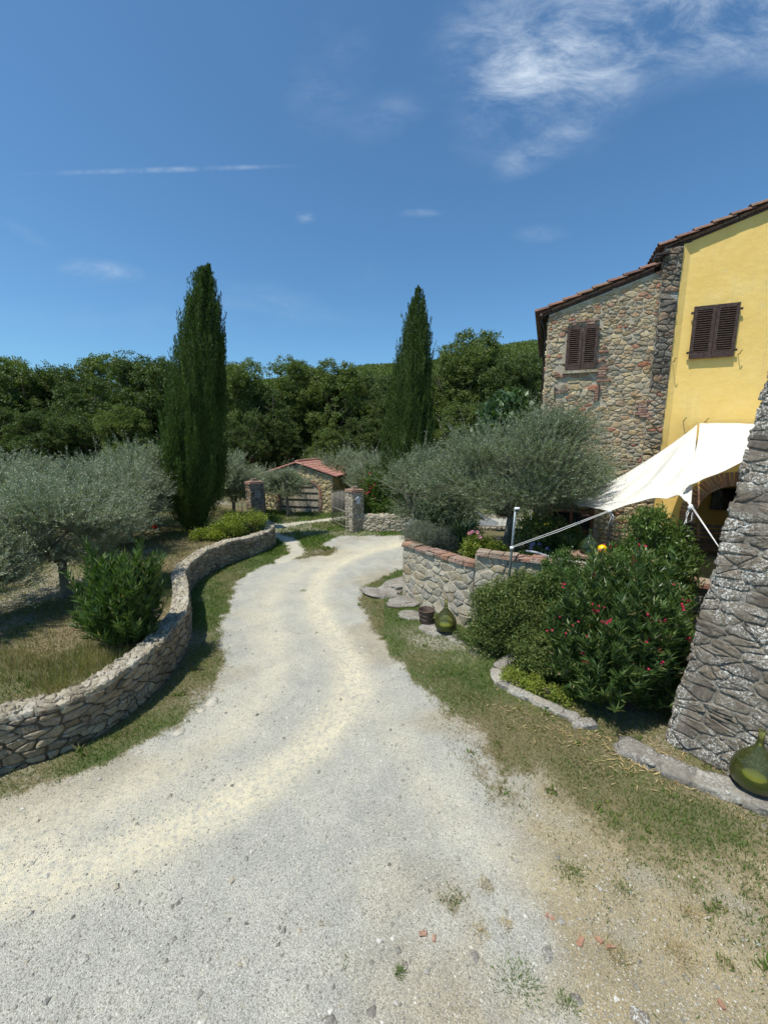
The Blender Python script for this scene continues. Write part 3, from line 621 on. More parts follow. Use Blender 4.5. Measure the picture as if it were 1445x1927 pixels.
# ------------------------------------------------------------------ garden wall on the right, two steps of brick coping
mb = MB(); rw0 = np.array([(1.28, 14.4), (.9, 12.9), (.55, 11.4)]); rwA = catmull([RW[0], (1.25, 10.42), (1.98, 9.45), (2.2, 9.31)], .3); rwB = catmull([(2.2, 9.31), RW[2], RW[3], RW[4], RW[5]], .4)
for ln, z1, sd in ((rw0, 1.58, 1), (rwA, 1.64, 2), (rwB, 1.93, 3)):
    strip(mb, ln, -.03, -.38, -.1, z1, 1); f, L = poly_map(ln, -.024)
    stones(mb, cells(L, z1, (.16, .56), (.10, .36), 10 + sd, .25), f, .008, .012, .02, 0, sd)
gw = mb.build('garden_wall', [M['stone_garden'], M['mortar']]); tag(gw, 'tall mortared stone retaining wall with brick coping at the right of the drive', 'wall')
mb = MB()
for ln, z1 in ((rwA, 1.66), (rwB, 1.95), (rw0, 1.60)):
    f, L = poly_map(ln, 0); u = 0.02
    while u < L - .1:
        wd = random.uniform(.24, .34); a = f(np.array([u]), np.array([0.]), np.array([0.]))[0]; b = f(np.array([min(u + wd, L)]), np.array([0.]), np.array([0.]))[0]
        X = norm(b - a); Yv = np.cross((0, 0, 1), X); c = (a + b) / 2 + Yv * .17
        mb.box(c + np.array((0, 0, z1 + random.uniform(0, .012))), (np.linalg.norm(b - a) - .012, .44 + random.uniform(-.03, .03), .055), (X, Yv, np.array((0, 0, 1.))), 0, .008)
        if random.random() < .8: mb.box(c + Yv * -.02 + np.array((0, 0, z1 + .052 + random.uniform(0, .008))), (np.linalg.norm(b - a) * .93, .34, .04), (X, Yv, np.array((0, 0, 1.))), 0, .012)
        u += wd
mb.build('brick_coping', [M['cap_brick']], gw)

# ------------------------------------------------------------------ lichened buttress on the right
B0, B1 = np.array((4.39, 5.48, -.1)), np.array((7.6, .91, -.1)); up = norm(np.array((.8, .12, 5.3)))
al = norm(B1 - B0); nb_ = norm(np.cross(al, up)); nb_ = nb_ if nb_[0] < 0 else -nb_
Lb = np.linalg.norm(B1 - B0); Hb = 7.2; back = norm(np.array((.818, .575, 0)))
mb = MB(); t0, t1 = B0 + up * Hb, B1 + up * Hb
mb.add([B0, B1, t1, t0, B0 + back * 2.2, B1 + back * 2.2, t1 + back * .8, t0 + back * .8], [(0, 1, 2, 3), (5, 4, 7, 6), (4, 0, 3, 7), (1, 5, 6, 2), (3, 2, 6, 7), (0, 4, 5, 1)], 1)
fm = plane_map(B0, al, up, nb_)
edge = lambda u, v: u
stones(mb, cells(Lb, Hb, (.2, .6), (.09, .24), 33, .12), lambda u, v, d: fm(u - .05 + .03 * np.sin(v * 5) * (u < .3), v, d), .008, .022, .03, 0, 33, None, 1, .22, .03)
sidem = plane_map(B0 + nb_ * .0, back, up, -al)
stones(mb, cells(1.6, Hb, (.2, .5), (.1, .27), 34, .25), lambda u, v, d: sidem(u * (1 - .3 * v / Hb), v, d), .008, .05, .03, 0, 34)
bt = mb.build('buttress', [M['stone_grey'], M['mortar_grey']]); tag(bt, 'sloping grey stone buttress spotted with white lichen at the right edge', 'buttress')
mb = MB()
for z in np.arange(4.75, 6.4, .075):
    wd = random.choice((.06, .1, .16))
    if random.random() < .45: continue; c = fm(np.array([wd / 2 - .04]), np.array([z / up[2]]), np.array([.015]))[0]
    mb.box(c, (wd, .12, .055), (al, nb_, up), 0, .006)
    if random.random() < .15: mb.box(fm(np.array([wd + .16]), np.array([z / up[2]]), np.array([.012]))[0], (.22, .1, .055), (al, nb_, up), 0, .006)
mb.build('brick_quoin', [M['brick']], bt)

# ------------------------------------------------------------------ houses: coordinates along the facade
HO = np.array((8.09, 10.36, 0.)); HU = norm(np.array((.927, -.375, 0.))); HN = np.array((HU[1], -HU[0], 0.)) 
if HN[1] > 0: HN = -HN
Zv = np.array((0, 0, 1.))
def H(u, z, d=0.0): return HO + HU * u + HN * d + Zv * z
def Harr(u0, z0, d0): return plane_map(H(u0, z0, d0), HU, Zv, HN)
AX = (HU, -HN, Zv)
SD = .10                                   # how far the stone facade stands forward of the yellow one
uL, uC, uR = -3.80, -1.25, -.86
rake = lambda u: 8.09 + (u - uL) * .30    # top line of the stone gable
raky = lambda u: 9.38 + (u + .81) * .30   # top line of the yellow gable
sh = thing('stone_farmhouse', 'rubble stone farmhouse with brown shutters behind the big olive tree', 'house', H(uL, 1.5, SD))
mb = MB(); core = []
zb = 1.2
for u, d in ((uL, SD - .03), (uC, SD - .03), (uC, -6), (uL, -6)): core.append(H(u, zb, d))
for u, d in ((uL, SD - .03), (uC, SD - .03), (uC, -6), (uL, -6)): core.append(H(u, rake(u) - .02, d))
mb.add(core, [(0, 1, 5, 4), (1, 2, 6, 5), (2, 3, 7, 6), (3, 0, 4, 7), (4, 5, 6, 7)], 1)
WU, WZ, WW, WH = -2.93, 7.13, .76, 1.12     # window
win = lambda u, z, gx=0, gz=0: abs(u - WU) < WW / 2 + gx and abs(z - WZ) < WH / 2 + gz
f = Harr(uL, zb, SD - .032); cl_ = cells(uC - uL, rake(uC) - zb, (.09, .32), (.05, .16), 41)
def kp(a, b):
    u, z = a + uL, b + zb
    if z > rake(u) - .06 or win(u, z, .07, .06): return False
    if -3.5 < u < -2.2 and 1.4 < z < 3.35: return False
    return not (abs(abs(u - WU) - WW / 2 - .1) < .1 and 5.55 < z < 6.9 and mnoise.noise(Vector((u * 9, z * 3, 0))) > -.25)
stones(mb, cl_, f, .007, .018, .02, 0, 41, kp)
fs = plane_map(H(uL, zb, SD - .03), -HN * -1 * -1, Zv, -HU) if False else plane_map(H(uL, zb, SD - .03), -HN, Zv, -HU)
stones(mb, cells(6, 8.02 - zb, (.14, .36), (.09, .2), 43), fs, .013, .03, .02, 0, 43)
mb.build('wall', [M['stone_house'], M['mortar']], sh)
mb = MB()                                   # brick patches: round the window, down both sides and at the corner
def bricks(u0, u1, z0, z1, p=.85, d=SD):
    z = z0
    while z < z1:
        u = u0 + random.uniform(-.05, .05)
        while u < u1:
            wd = random.choice((.11, .2, .24))
            if mnoise.noise(Vector((u * 2.3, z * 2.3, 5))) > -.25 and random.random() < p and not win(u + wd / 2, z, .0, .0): mb.box(H(u + wd / 2, z, d), (wd - .012, .05, .048), AX, 0, .004)
            u += wd
        z += .062
bricks(WU - WW / 2 - .2, WU - WW / 2 - .06, 5.5, 6.9, .5); bricks(WU + WW / 2 + .02, WU + WW / 2 + .18, 5.7, 7.3, .5)
bricks(WU - WW / 2 - .05, WU + WW / 2 + .3, WZ + WH / 2 + .06, WZ + WH / 2 + .14, .6); bricks(-1.5, -1.27, 5.3, 5.7, .7)
mb.build('brick_patches', [M['brick']], sh)
# dark weathered corner pier
mb = MB(); c8 = []
for z in (zb, raky(uR) - .06):
    for u, d in ((uC, SD), (uR, SD), (uR, -.3), (uC, -.3)): c8.append(H(u, z, d))
mb.add(c8, [(0, 1, 5, 4), (1, 2, 6, 5), (2, 3, 7, 6), (3, 0, 4, 7), (4, 5, 6, 7)], 1)
zc = raky(uR) - zb - .08
stones(mb, cells(uR - uC, zc, (.16, .4), (.08, .2), 47), Harr(uC, zb, SD), .006, .035, .02, 0, 47, lambda a, b: b + zb > 5.9)
stones(mb, cells(uR - uC, zc, (.16, .4), (.08, .2), 47), Harr(uC, zb, SD), .010, .035, .02, 2, 47, lambda a, b: b + zb <= 5.9)
stones(mb, cells(.5, zc, (.16, .3), (.08, .2), 48), plane_map(H(uC, zb, SD - .0), -HN, Zv, -HU), .006, .03, .02, 0, 48, lambda a, b: b + zb > 8.8)
mb.build('corner_pier', [M['stone_dark'], M['mortar_grey'], M['stone_house']], sh)
def roof(mb, u0, u1, fr, d0, d1, sd):
    """deck, projecting brick course and curved tiles; u across the slope, fr(u) the wall top"""
    r = random.Random(sd); sl_ = norm(np.array((1, fr(1) - fr(0)))); X = HU * sl_[0] + Zv * sl_[1]; Zs = np.cross(X, -HN); Zs = Zs if Zs[2] > 0 else -Zs
    Ls = (u1 - u0) / sl_[0]; ctr = lambda a, d, h: H(u0, fr(u0), d) + X * a + Zs * h
    mb.box(ctr(Ls / 2, (d0 + d1) / 2 - .02, .03), (Ls, abs(d0 - d1) - .05, .06), (X, -HN, Zs), 1)
    a = 0
    while a < Ls - .1:                      # stepped brick course under the tiles
        wd = r.uniform(.26, .34); mb.box(ctr(a + wd / 2, d0 - .14, .085 + r.uniform(-.008, .008)), (wd - .015, .3, .045), (X, -HN, Zs), 0, .006); a += wd
    d = d0 - .02; row = 0
    while d > d1:
        a = -.12
        while a < Ls + .02:                 # each tile tips over the one below it
            V = []; n_ = 5; ln_ = .44; jr = r.uniform(-.012, .012); rr = .095
            for e in (0, 1):
                for th in (0, .022):
                    for j in range(n_ + 1):
                        q = math.pi * j / n_; k = (rr + th) * (1 - .12 * e)
                        V.append(ctr(a + ln_ * e, d + math.cos(q) * k * 1.05 + jr, .12 + math.sin(q) * k * .75 + (.045 if e == 0 else .0)))
            k = n_ + 1; Fs = []
            for j in range(n_):
                Fs += [(j, j + 1, 2 * k + j + 1, 2 * k + j), (k + j + 1, k + j, 3 * k + j, 3 * k + j + 1), (j + 1, j, k + j, k + j + 1), (2 * k + j, 2 * k + j + 1, 3 * k + j + 1, 3 * k + j)]
            Fs += [(0, 2 * k, 3 * k, k), (n_, k + n_, 3 * k + n_, 2 * k + n_)]
            mb.add(V, Fs, 0, False); a += .36
        d -= .215; row += 1
mb = MB(); roof(mb, uL - .2, uC - .16, rake, SD + .02, -6.2, 3); mb.build('roof', [M['tile'], M['wood']], sh)
mb = MB()
g0 = H(uL - .2, rake(uL - .2) + .0, SD + .14); g1 = H(uL - .2, rake(uL - .2) + .0, -6)
mb.tube([g0, g1], .05, 10); mb.tube([g0 - Zv * .02 - HN * .3, H(uL - .1, 7.75, SD - .35), H(uL - .06, 7.5, SD - .38), H(uL - .06, 1.6, SD - .38)], .035, 8)
mb.build('gutter', [M['copper']], sh)
def shutters(parent, u0, z0, d, W_, Hh, sag=0):
    for s in (-1, 1):
        mb = MB(); w_ = W_ / 2 - .006; c = u0 + s * (w_ / 2 + .006); fw = .07
        for q in (-1, 1): mb.box(H(c + q * (w_ / 2 - fw / 2), z0, d), (fw, .04, Hh), AX, 0, .002)
        for zq, hh in ((Hh / 2 - .045, .09), (-Hh / 2 + .07, .14)): mb.box(H(c, z0 + zq, d), (w_ - 2 * fw, .036, hh), AX, 0, .002)
        nsl = int((Hh - .23) / .052)
        for i in range(nsl):
            z = z0 - Hh / 2 + .14 + (i + .5) * (Hh - .23) / nsl; tz = norm(-HN * .75 + Zv * .66) ; ty = np.cross(HU, tz)
            mb.box(H(c, z, d), (w_ - 2 * fw, .009, .05), (HU, ty, tz), 0)
        mb.box(H(c, z0, d - .03), (w_ - .03, .01, Hh - .05), AX, 0)
        so_ = mb.build('shutter', [M['wood']], parent)
        for zq in (-.38, .38): mb = MB(); mb.box(H(u0 + s * (W_ / 2 + .02), z0 + zq * Hh, d + .01), (.07, .03, .05), AX, 0); mb.build('hinge', [M['iron']], so_)
shutters(sh, WU, WZ, SD + .05, WW, WH)
mb = MB(); mb.box(H(WU, WZ - WH / 2 - .05, SD + .015), (WW + .1, .1, .07), AX, 0, .004); mb.build('sill', [M['stone_garden']], sh)
for uu in (WU - WW / 2 - .22, WU + WW / 2 + .13): mb = MB(); mb.box(H(uu, 5.95, SD + .03), (.025, .02, .42), AX, 0); mb.build('wall_tie', [M['iron']], sh)
# glazed brown door and its panes on the ground floor
dr = MB(); DU0, DZ0, DW, DH = -2.85, 2.38, 1.15, 1.75
dr.box(H(DU0, DZ0, SD - .02), (DW, .02, DH), AX, 1)
for q in (-.5, 0, .5): dr.box(H(DU0 + q * (DW - .07), DZ0, SD + .02), (.08, .07, DH), AX, 0)
for q in (-.5, -.17, .17, .5): dr.box(H(DU0, DZ0 + q * (DH - .07), SD + .015), (DW, .05, .07), AX, 0)
dr.build('glazed_door', [M['frame_wood'], M['carglass']], sh)
mb = MB(); f = Harr(-3.5, 3.3, SD - .02); stones(mb, cells(1.3, .22, (.15, .3), (.1, .2), 61), f, .008, .03, .02); mb.build('lintel', [M['stone_house']], sh)

yh = thing('yellow_farmhouse', 'yellow plastered farmhouse with brown shutters and an arched porch', 'house', H(0, 1.5, 0))
uE = 7.0; AC, AR, AZ = .9, .78, 2.75   # arch centre, radius, springing
AC = .9
mb = MB(); segs = 20; arc = [(AC - AR * math.cos(math.pi * i / segs), AZ + AR * math.sin(math.pi * i / segs)) for i in range(segs + 1)]
us = uR + .17
def yface(d):
    V = []; Fs = []
    for (u, z) in arc: V += [H(u, z, d), H(u, 5.0, d)]
    for i in range(segs): Fs.append((2 * i, 2 * i + 2, 2 * i + 3, 2 * i + 1))
    o = len(V)
    V += [H(us, zb, d), H(AC - AR, zb, d), H(AC - AR, 5, d), H(us, 5, d), H(AC + AR, zb, d), H(uE, zb, d), H(uE, 5, d), H(AC + AR, 5, d), H(us, raky(us), d), H(uE, raky(uE), d)]
    Fs += [(o, o + 1, o + 2, o + 3), (o + 4, o + 5, o + 6, o + 7), (o + 3, o + 6, o + 9, o + 8)]; return V, Fs
V, Fs = yface(0); mb.add(V, Fs)
mb.add([H(uR, zb, SD - .01), H(us, zb, 0), H(us, raky(us) - .02, 0), H(uR, raky(uR) - .02, SD - .01)], [(0, 1, 2, 3)])
mb.add([H(us, zb, -6), H(uE, zb, -6), H(uE, raky(uE), -6), H(us, raky(us), -6), H(uE, zb, 0), H(uE, raky(uE), 0), H(us, zb, -.02), H(us, raky(us) - .05, -.02)], [(1, 0, 3, 2), (4, 1, 2, 5), (0, 6, 7, 3), (3, 7, 5, 2)])
mb.add([H(AC - AR - .3, zb, -1.6), H(AC + AR + 1, zb, -1.6), H(AC + AR + 1, 5, -1.6), H(AC - AR - .3, 5, -1.6), H(AC - AR - .3, zb, -.5), H(AC - AR - .3, 5, -.5)], [(0, 1, 2, 3), (4, 0, 3, 5)])
mb.build('wall', [M['plaster']], yh)
mb = MB()                                   # brick arch ring and soffit
nb2 = 34
for i in range(nb2):
    q = math.pi * (i + .5) / nb2; rr = AR + .18; X = HU * math.sin(q) + Zv * math.cos(q); Zr = -HU * math.cos(q) + Zv * math.sin(q)
    for dd in (.004, -.26, -.5): mb.box(H(AC, AZ, 0) - HU * math.cos(q) * rr + Zv * math.sin(q) * rr + HN * (dd - .12), (math.pi * rr / nb2 - .012, .25, .36), (X, -HN, Zr), 0, .004)
for z in np.arange(1.55, AZ, .07):
    for s in (-1, 1):
        for dd in (.004, -.26, -.5): mb.box(H(AC + s * (AR + .18), z, dd - .12), (.36, .25, .058), AX, 0, .004)
mb.build('brick_arch', [M['brick']], yh)
mb = MB(); roof(mb, uR - .36, uE + .1, raky, .06, -6.2, 8); mb.build('roof', [M['tile'], M['wood']], yh)
mb = MB(); mb.tube([H(uR - .52, 9.10, SD + .12), H(uR - .52, 9.10, -6)], .08, 10); mb.box(H(uR - .44, 9.16, SD - .02), (.3, .3, .05), AX); mb.build('gutter', [M['copper']], yh)
shutters(yh, -.04, 7.28, .07, .90, 1.22)
def hook(mb, u, z, d0):
    mb.tube([H(u, z, d0 - .02), H(u, z, d0 + .13), H(u, z + .05, d0 + .15), H(u + .04, z + .07, d0 + .13)], .009, 6)
for a_, b_, c_ in ((.52, 6.72, 0), (uR + .05, 6.62, SD), (-.42, 5.16, 0), (.04, 5.14, 0)): mb = MB(); hook(mb, a_, b_, c_); mb.build('wall_hook', [M['iron']], yh)
# things in the porch
mb = MB(); mb.box(H(AC + .75, 3.0, -1.55), (1.5, .06, .62), AX, 0); ps = mb.build('porch_window', [M['carglass']], yh)

# ------------------------------------------------------------------ shade sails
def sail(name, label, corners, sagc, nu=26, es=.03, thick=.004, edge_in=.10, group='cream shade sails', fold=0.0):
    a, b, c, d = (np.array(q, float) for q in corners); V = []; k = nu + 1
    for i in range(k):
        for j in range(k):
            s, t = i / nu, j / nu
            s2 = s + (.5 - s) * es * 4 * t * (1 - t); t2 = t + (.5 - t) * edge_in * 4 * s * (1 - s)
            p = (1 - s2) * (1 - t2) * a + s2 * (1 - t2) * b + s2 * t2 * c + (1 - s2) * t2 * d
            rp = .035 * math.sin(9 * s + 5 * t) * (1 - t) * s + .035 * math.sin((s - t) * 19) * (1 - abs(s + t - 1)) ** 2 + .03 * math.sin(math.atan2(1 - t + .02, s + .02) * 22) * max(0, 1 - math.hypot(s, 1 - t) * 2.2)
            if fold: rp += fold * max(0, 1 - abs(s - .5 * t) * 7) * math.sin(math.pi * min(1, t * 1.05)) + fold * .6 * max(0, 1 - abs(s - .12 * t - .02) * 9) * t
            p = p - Zv * (sagc * 16 * s * (1 - s) * t * (1 - t)) + Zv * rp
            V.append(p)
    n = len(V); Fs = [(i * k + j, i * k + j + 1, (i + 1) * k + j + 1, (i + 1) * k + j) for i in range(nu) for j in range(nu)]
    mb = MB(); mb.add(V, Fs, 0, True); o = mb.build(name, [M['canvas']]); tag(o, label, 'shade sail', group)
    md = o.modifiers.new('thickness', 'SOLIDIFY'); md.thickness = thick
    return o
A1 = H(-.14, 5.06, .12); A3 = Q(1300, 953, 7.0); A4 = Q(1147, 962, 8.3); A5 = Q(1062, 945, 10.5)
B2 = H(1.7, 5.1, .1)
sail('shade_sail', 'cream shade sail stretched from the yellow wall to the steel pole', (A1, A5, A4, A3), .07, 44, 0.0, edge_in=.30, fold=.13)
sail('shade_sail', 'smaller cream shade sail reaching right behind the stone buttress', (H(-.08, 5.10, .06), B2, Q(1560, 800, 8.3), Q(1283, 922, 7.35)), .05, 22, .06, edge_in=.03)
def rope(name, label, pts, r=.011):
    mb = MB(); mb.tube(pts, r, 6); return tag(mb.build(name, [M['rope']]), label, 'rope')
PT = Q(963, 1031, 8.72)
mb = MB(); mb.tube([A4, (A4 + PT) / 2 - Zv * .03, PT], .007, 6); mb.tube([A4 + Zv * .02, (A4 + PT) / 2 + Zv * .015, PT + Zv * .03], .007, 6)
mb.blob(A4, (.05, .05, .045), 3); mb.tube([A4, A4 - Zv * .14 + HU * .04, A4 - Zv * .34 - HU * .01], .009, 6); mb.tube([A4, A4 - Zv * .1 + HU * .08, A4 - Zv * .26 + HU * .07], .012, 6)
tag(mb.build('guy_rope', [M['rope']]), 'doubled white rope tying the sail to the steel pole', 'rope')
E = fm(np.array([-.02]), np.array([3.12]), np.array([.03]))[0]
E = Q(1357, 1036, 5.62)
mb = MB(); mb.tube([A3, (A3 + E) / 2, E], .007, 6); mb.tube([A3 + HU * .02, (A3 + E) / 2 + HU * .012, E], .006, 6); mb.blob(A3 - Zv * .02, (.045, .045, .06), 4)
mb.tube([A3, A3 - Zv * .12 - HU * .05, A3 - Zv * .3 - HU * .04, A3 - Zv * .25 + HU * .04, A3 - Zv * .1 + HU * .03], .012, 6)
mb.tube([A3, A3 - Zv * .3 - HU * .06, A3 - Zv * .5 - HU * .12, A3 - Zv * .72 - HU * .09], .008, 6)
tag(mb.build('guy_rope', [M['rope']]), 'knotted white rope tying the sail to the stone buttress', 'rope')
sp = thing('steel_pole', 'thin galvanised steel pole holding the sail rope above the garden wall', 'pole', Q(950, 1120, 8.72))
mb = MB(); mb.tube([Q(950, 1170, 8.72), Q(963, 1031, 8.74), Q(970, 956, 8.76)], .028, 10); mb.build('shaft', [M['pole']], sp)
mb = MB(); mb.tube([Q(968, 957, 8.74), Q(978, 957, 8.7)], .03, 8); mb.tube([PT - Zv * .03, PT + Zv * .03], .045, 10); mb.build('clamp', [M['white']], sp)

# ------------------------------------------------------------------ gate pillars, gates, low wall, shed
def rot(a): c, s = math.cos(a), math.sin(a); return (np.array((c, s, 0)), np.array((-s, c, 0)), Zv)
def pillar(label, x, y, w_, h_, ang, plate, sm='stone_garden'):
    z0 = h1(x, y) - .1; t = thing('gate_pillar', label, 'pillar', (x, y, z0 + .1), 'gate pillars'); ax = rot(ang); mb = MB()
    mb.box((x, y, z0 + h_ / 2), (w_ - .06, w_ - .06, h_), ax, 1)
    for k in range(4):
        a = rot(ang + k * math.pi / 2); o = np.array((x, y, z0)) - a[1] * (w_ / 2 - .035) - a[0] * w_ / 2
        stones(mb, cells(w_, h_, (.16, .36), (.1, .2), 70 + k), plane_map(o, a[0], Zv, -a[1]), .008, .03, .02, 0, 70 + k)
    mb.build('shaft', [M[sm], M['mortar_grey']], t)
    mb = MB(); mb.box((x, y, z0 + h_ + .03), (w_ + .06, w_ + .06, .06), ax, 0, .006); mb.box((x, y, z0 + h_ + .095), (w_ + .02, w_ + .02, .06), ax, 0, .006)
    mb.box((x, y, z0 + h_ + .15), (w_ * .5, w_ * .5, .055), ax, 0, .006); mb.box((x, y, z0 + h_ + .22), (w_ * .36, w_ * .36, .1), ax, 0, .01)
    mb.build('brick_cap', [M['cap_brick']], t)
    c = np.array((x, y, z0 + h_ * .76)) - ax[1] * (w_ / 2 + .02); mb = MB()
    if plate == 'tile':
        for i in (-1, 0, 1): mb.box(c + ax[0] * i * .12, (.02, .02, .3), ax)
        for i in (-1, 0, 1): mb.box(c + Zv * i * .14, (.26, .018, .02), ax)
        mb.build('number_plate', [M['leadpaint']], t)
    else:
        c2 = c + Zv * .05
        mb.box(c2, (.22, .04, .24), ax); p = [c2 - ax[0] * .2 - ax[1] * .05 + Zv * .12, c2 + ax[0] * .2 - ax[1] * .05 + Zv * .12, c2 - ax[1] * .05 + Zv * .28]; q = [k + ax[1] * .08 for k in p]
        mb.add(p + q, [(0, 1, 2), (5, 4, 3), (0, 2, 5, 3), (2, 1, 4, 5), (1, 0, 3, 4)]); mb.build('letter_box', [M['leadpaint']], t)
    return t
PLx, PLy = -6.72, 20.6; PRx, PRy = -1.55, 20.7
pillar('stone gate pillar coloured dark for tree shade at the end of the curving drystone wall', PLx, PLy, .72, 2.2, R(38), 'tile', 'stone_dark')  # shade of a tree is put into the darker stone colour
pillar('stone gate pillar with small gabled letter box beside the low wall', PRx, PRy, .72, 2.2, R(35), 'box')
def gate(label, hinge, d, L):
    t = thing('iron_gate', label, 'gate', hinge, 'open gate leaves'); hinge = np.array(hinge, float); d = norm(np.array(d, float)); mb = MB(); k = 13
    for i in range(k):
        hh = 1.75 + .32 * math.sin(math.pi * .5 * (1 - i / (k - 1))); p = hinge + d * (L * i / (k - 1)); r_ = .035 if i in (0, k - 1) else .02
        mb.tube([p + Zv * .08, p + Zv * hh], r_, 6); mb.blob(p + Zv * (hh + .03), (.02, .02, .05), 1, sub=1)
    for z in (.15, .95, 1.0, 1.6): mb.tube([hinge + Zv * z, hinge + d * L + Zv * z], .022, 6)
    mb.build('bars', [M['rust_iron']], t)
gate('open iron gate leaf beside the right gate pillar', (PRx - .35, PRy - .1, .02), (-.85, 1.6, 0), 2.3)
gate('iron gate leaf swung back behind the dark left pillar', (PLx - .1, PLy + .5, .3), (-.75, 1.3, 0), 2.2)

mb = MB(); ln = catmull([(-1.2, 20.6), (.3, 20.3), (1.6, 20.35), (3.2, 20.8)], .4); strip(mb, ln, -.03, -.36, -.1, .86, 1); f, L = poly_map(ln, -.04)
stones(mb, cells(L, .84, (.2, .5), (.12, .28), 81), f, .012, .04, .02, 0, 81)
f2, L = poly_map(ln, -.38); stones(mb, cells(L, .36, (.2, .4), (.2, .34), 82), lambda u, v, d: f2(u, 0 * u, v) * np.array((1, 1, 0)) + np.stack([0 * u, 0 * u, .84 + d], 1), .008, .07, .05, 0, 82)
tag(mb.build('low_wall', [M['stone_garden'], M['mortar']]), 'low sunlit stone wall running right from the gate pillar', 'wall')
mb = MB(); ln = catmull([(3.0, 17.2), (4.2, 16.7), (5.6, 16.6)], .4); z0 = h1(4, 16.6); strip(mb, ln, -.03, -.4, z0 - .3, z0 + .72, 1); f, L = poly_map(ln, -.04, z0 - .1)
stones(mb, cells(L, .85, (.15, .35), (.1, .2), 83), f, .012, .05, .02, 0, 83)
tag(mb.build('terrace_wall', [M['stone_garden'], M['mortar_dark']]), 'rough low stone wall under the big olive in front of the parked car', 'wall')

# shed
sd_ = thing('stone_shed', 'small stone shed with red tiled gable roof and dark plank door', 'shed', (-5.8, 26.6, 0)); ax = rot(R(-11)); SX, SY, _ = ax; SO = np.array((-5.8, 26.6, 0.)); W2, EZ, RZ, DL = 2.42, 2.45, 3.22, 5.0
S = lambda u, z, d=0: SO + SX * u - SY * d + Zv * z
mb = MB(); base = [(-W2, -.2), (W2, -.2), (W2, EZ), (0, RZ), (-W2, EZ)]
V = [S(u, z, -.03) for u, z in base] + [S(u, z, -DL) for u, z in base]
mb.add(V, [(0, 1, 2, 3, 4), (9, 8, 7, 6, 5), (0, 5, 6, 1), (1, 6, 7, 2), (4, 9, 5, 0)], 1)
ok = lambda a, b: (b - .2 < EZ + (RZ - EZ) * (1 - abs(a - W2) / W2) - .06) and not (-1.3 < a - W2 < 1.55 and b - .2 < 1.55 + .62 * math.sqrt(max(0, 1 - ((a - W2 - .12) / 1.43) ** 2)))
stones(mb, cells(2 * W2, RZ + .2, (.2, .46), (.16, .34), 91), plane_map(S(-W2, -.2, -.035), SX, Zv, -SY), .014, .035, .02, 0, 91, ok)
stones(mb, cells(DL, EZ + .2, (.2, .46), (.16, .34), 92), plane_map(S(W2, -.2, -.03), SY, Zv, SX), .014, .035, .02, 0, 92)
mb.build('wall', [M['stone_gold'], M['mortar']], sd_)
mb = MB()
for s in (-1, 1):
    X = norm(SX * s * W2 - Zv * (RZ - EZ)); Zs = np.cross(X, SY) * s * -1; Zs = Zs if Zs[2] > 0 else -Zs; Ls = math.hypot(W2, RZ - EZ) + .38
    mb.box(S(0, RZ + .05, 0) + X * Ls / 2 + SY * (DL / 2 + .02), (Ls, DL + .1, .06), (X, SY, Zs), 1)
    for i in range(int((DL + .5) / .24)):
        dd = .05 - i * .24; a = 0
        while a < Ls - .1:
            V = []; n_ = 5
            for e in (0, 1):
                for j in range(n_ + 1):
                    q = math.pi * j / n_; V.append(S(0, RZ + .09, dd) + X * (a + .44 * e) - SY * math.cos(q) * .115 + Zs * (math.sin(q) * .085 + (.0 if e == 0 else .035)))
            k = n_ + 1; mb.add(V, [(j, j + 1, k + j + 1, k + j) for j in range(n_)] + [tuple(k + j for j in range(k)), tuple(range(k))[::-1]], 0); a += .36
for i in range(14): mb.tube([S(0, RZ + .14, .08 - i * .4), S(0, RZ + .17, .08 - i * .4 - .44)], .12, 8)
mb.build('roof', [M['tile_red'], M['wood']], sd_)
mb = MB()
for i in range(10):
    u = -1.25 + i * .285 + .14 + .0; top = 1.5 + .58 * math.sqrt(max(0.02, 1 - ((u - .12) / 1.4) ** 2)); mb.box(S(u, top / 2, -.06), (.275, .05, top), ax, 0, .003)
for z in (.35, .85, 1.3, 1.7): mb.box(S(.12, z, -.02), (2.6 if z < 1.6 else 2.0, .03, .09), ax, 0, .003)
mb.build('plank_door', [M['door_wood']], sd_)
mb = MB()
for s in (-1, 1):
    for z in np.arange(.03, 1.5, .075): mb.box(S(.12 + s * 1.48, z, .0), (.14 + .06 * (int(z * 40) % 2), .1, .06), ax, 0, .004)
for i in range(26):
    q = math.pi * (i + .5) / 26; mb.box(S(.12 - math.cos(q) * 1.46, 1.52 + math.sin(q) * .66, 0), (.1, .1, .17), (norm(SX * math.sin(q) + Zv * math.cos(q)), SY, norm(-SX * math.cos(q) + Zv * math.sin(q))), 0, .004)
mb.build('brick_surround', [M['brick']], sd_)

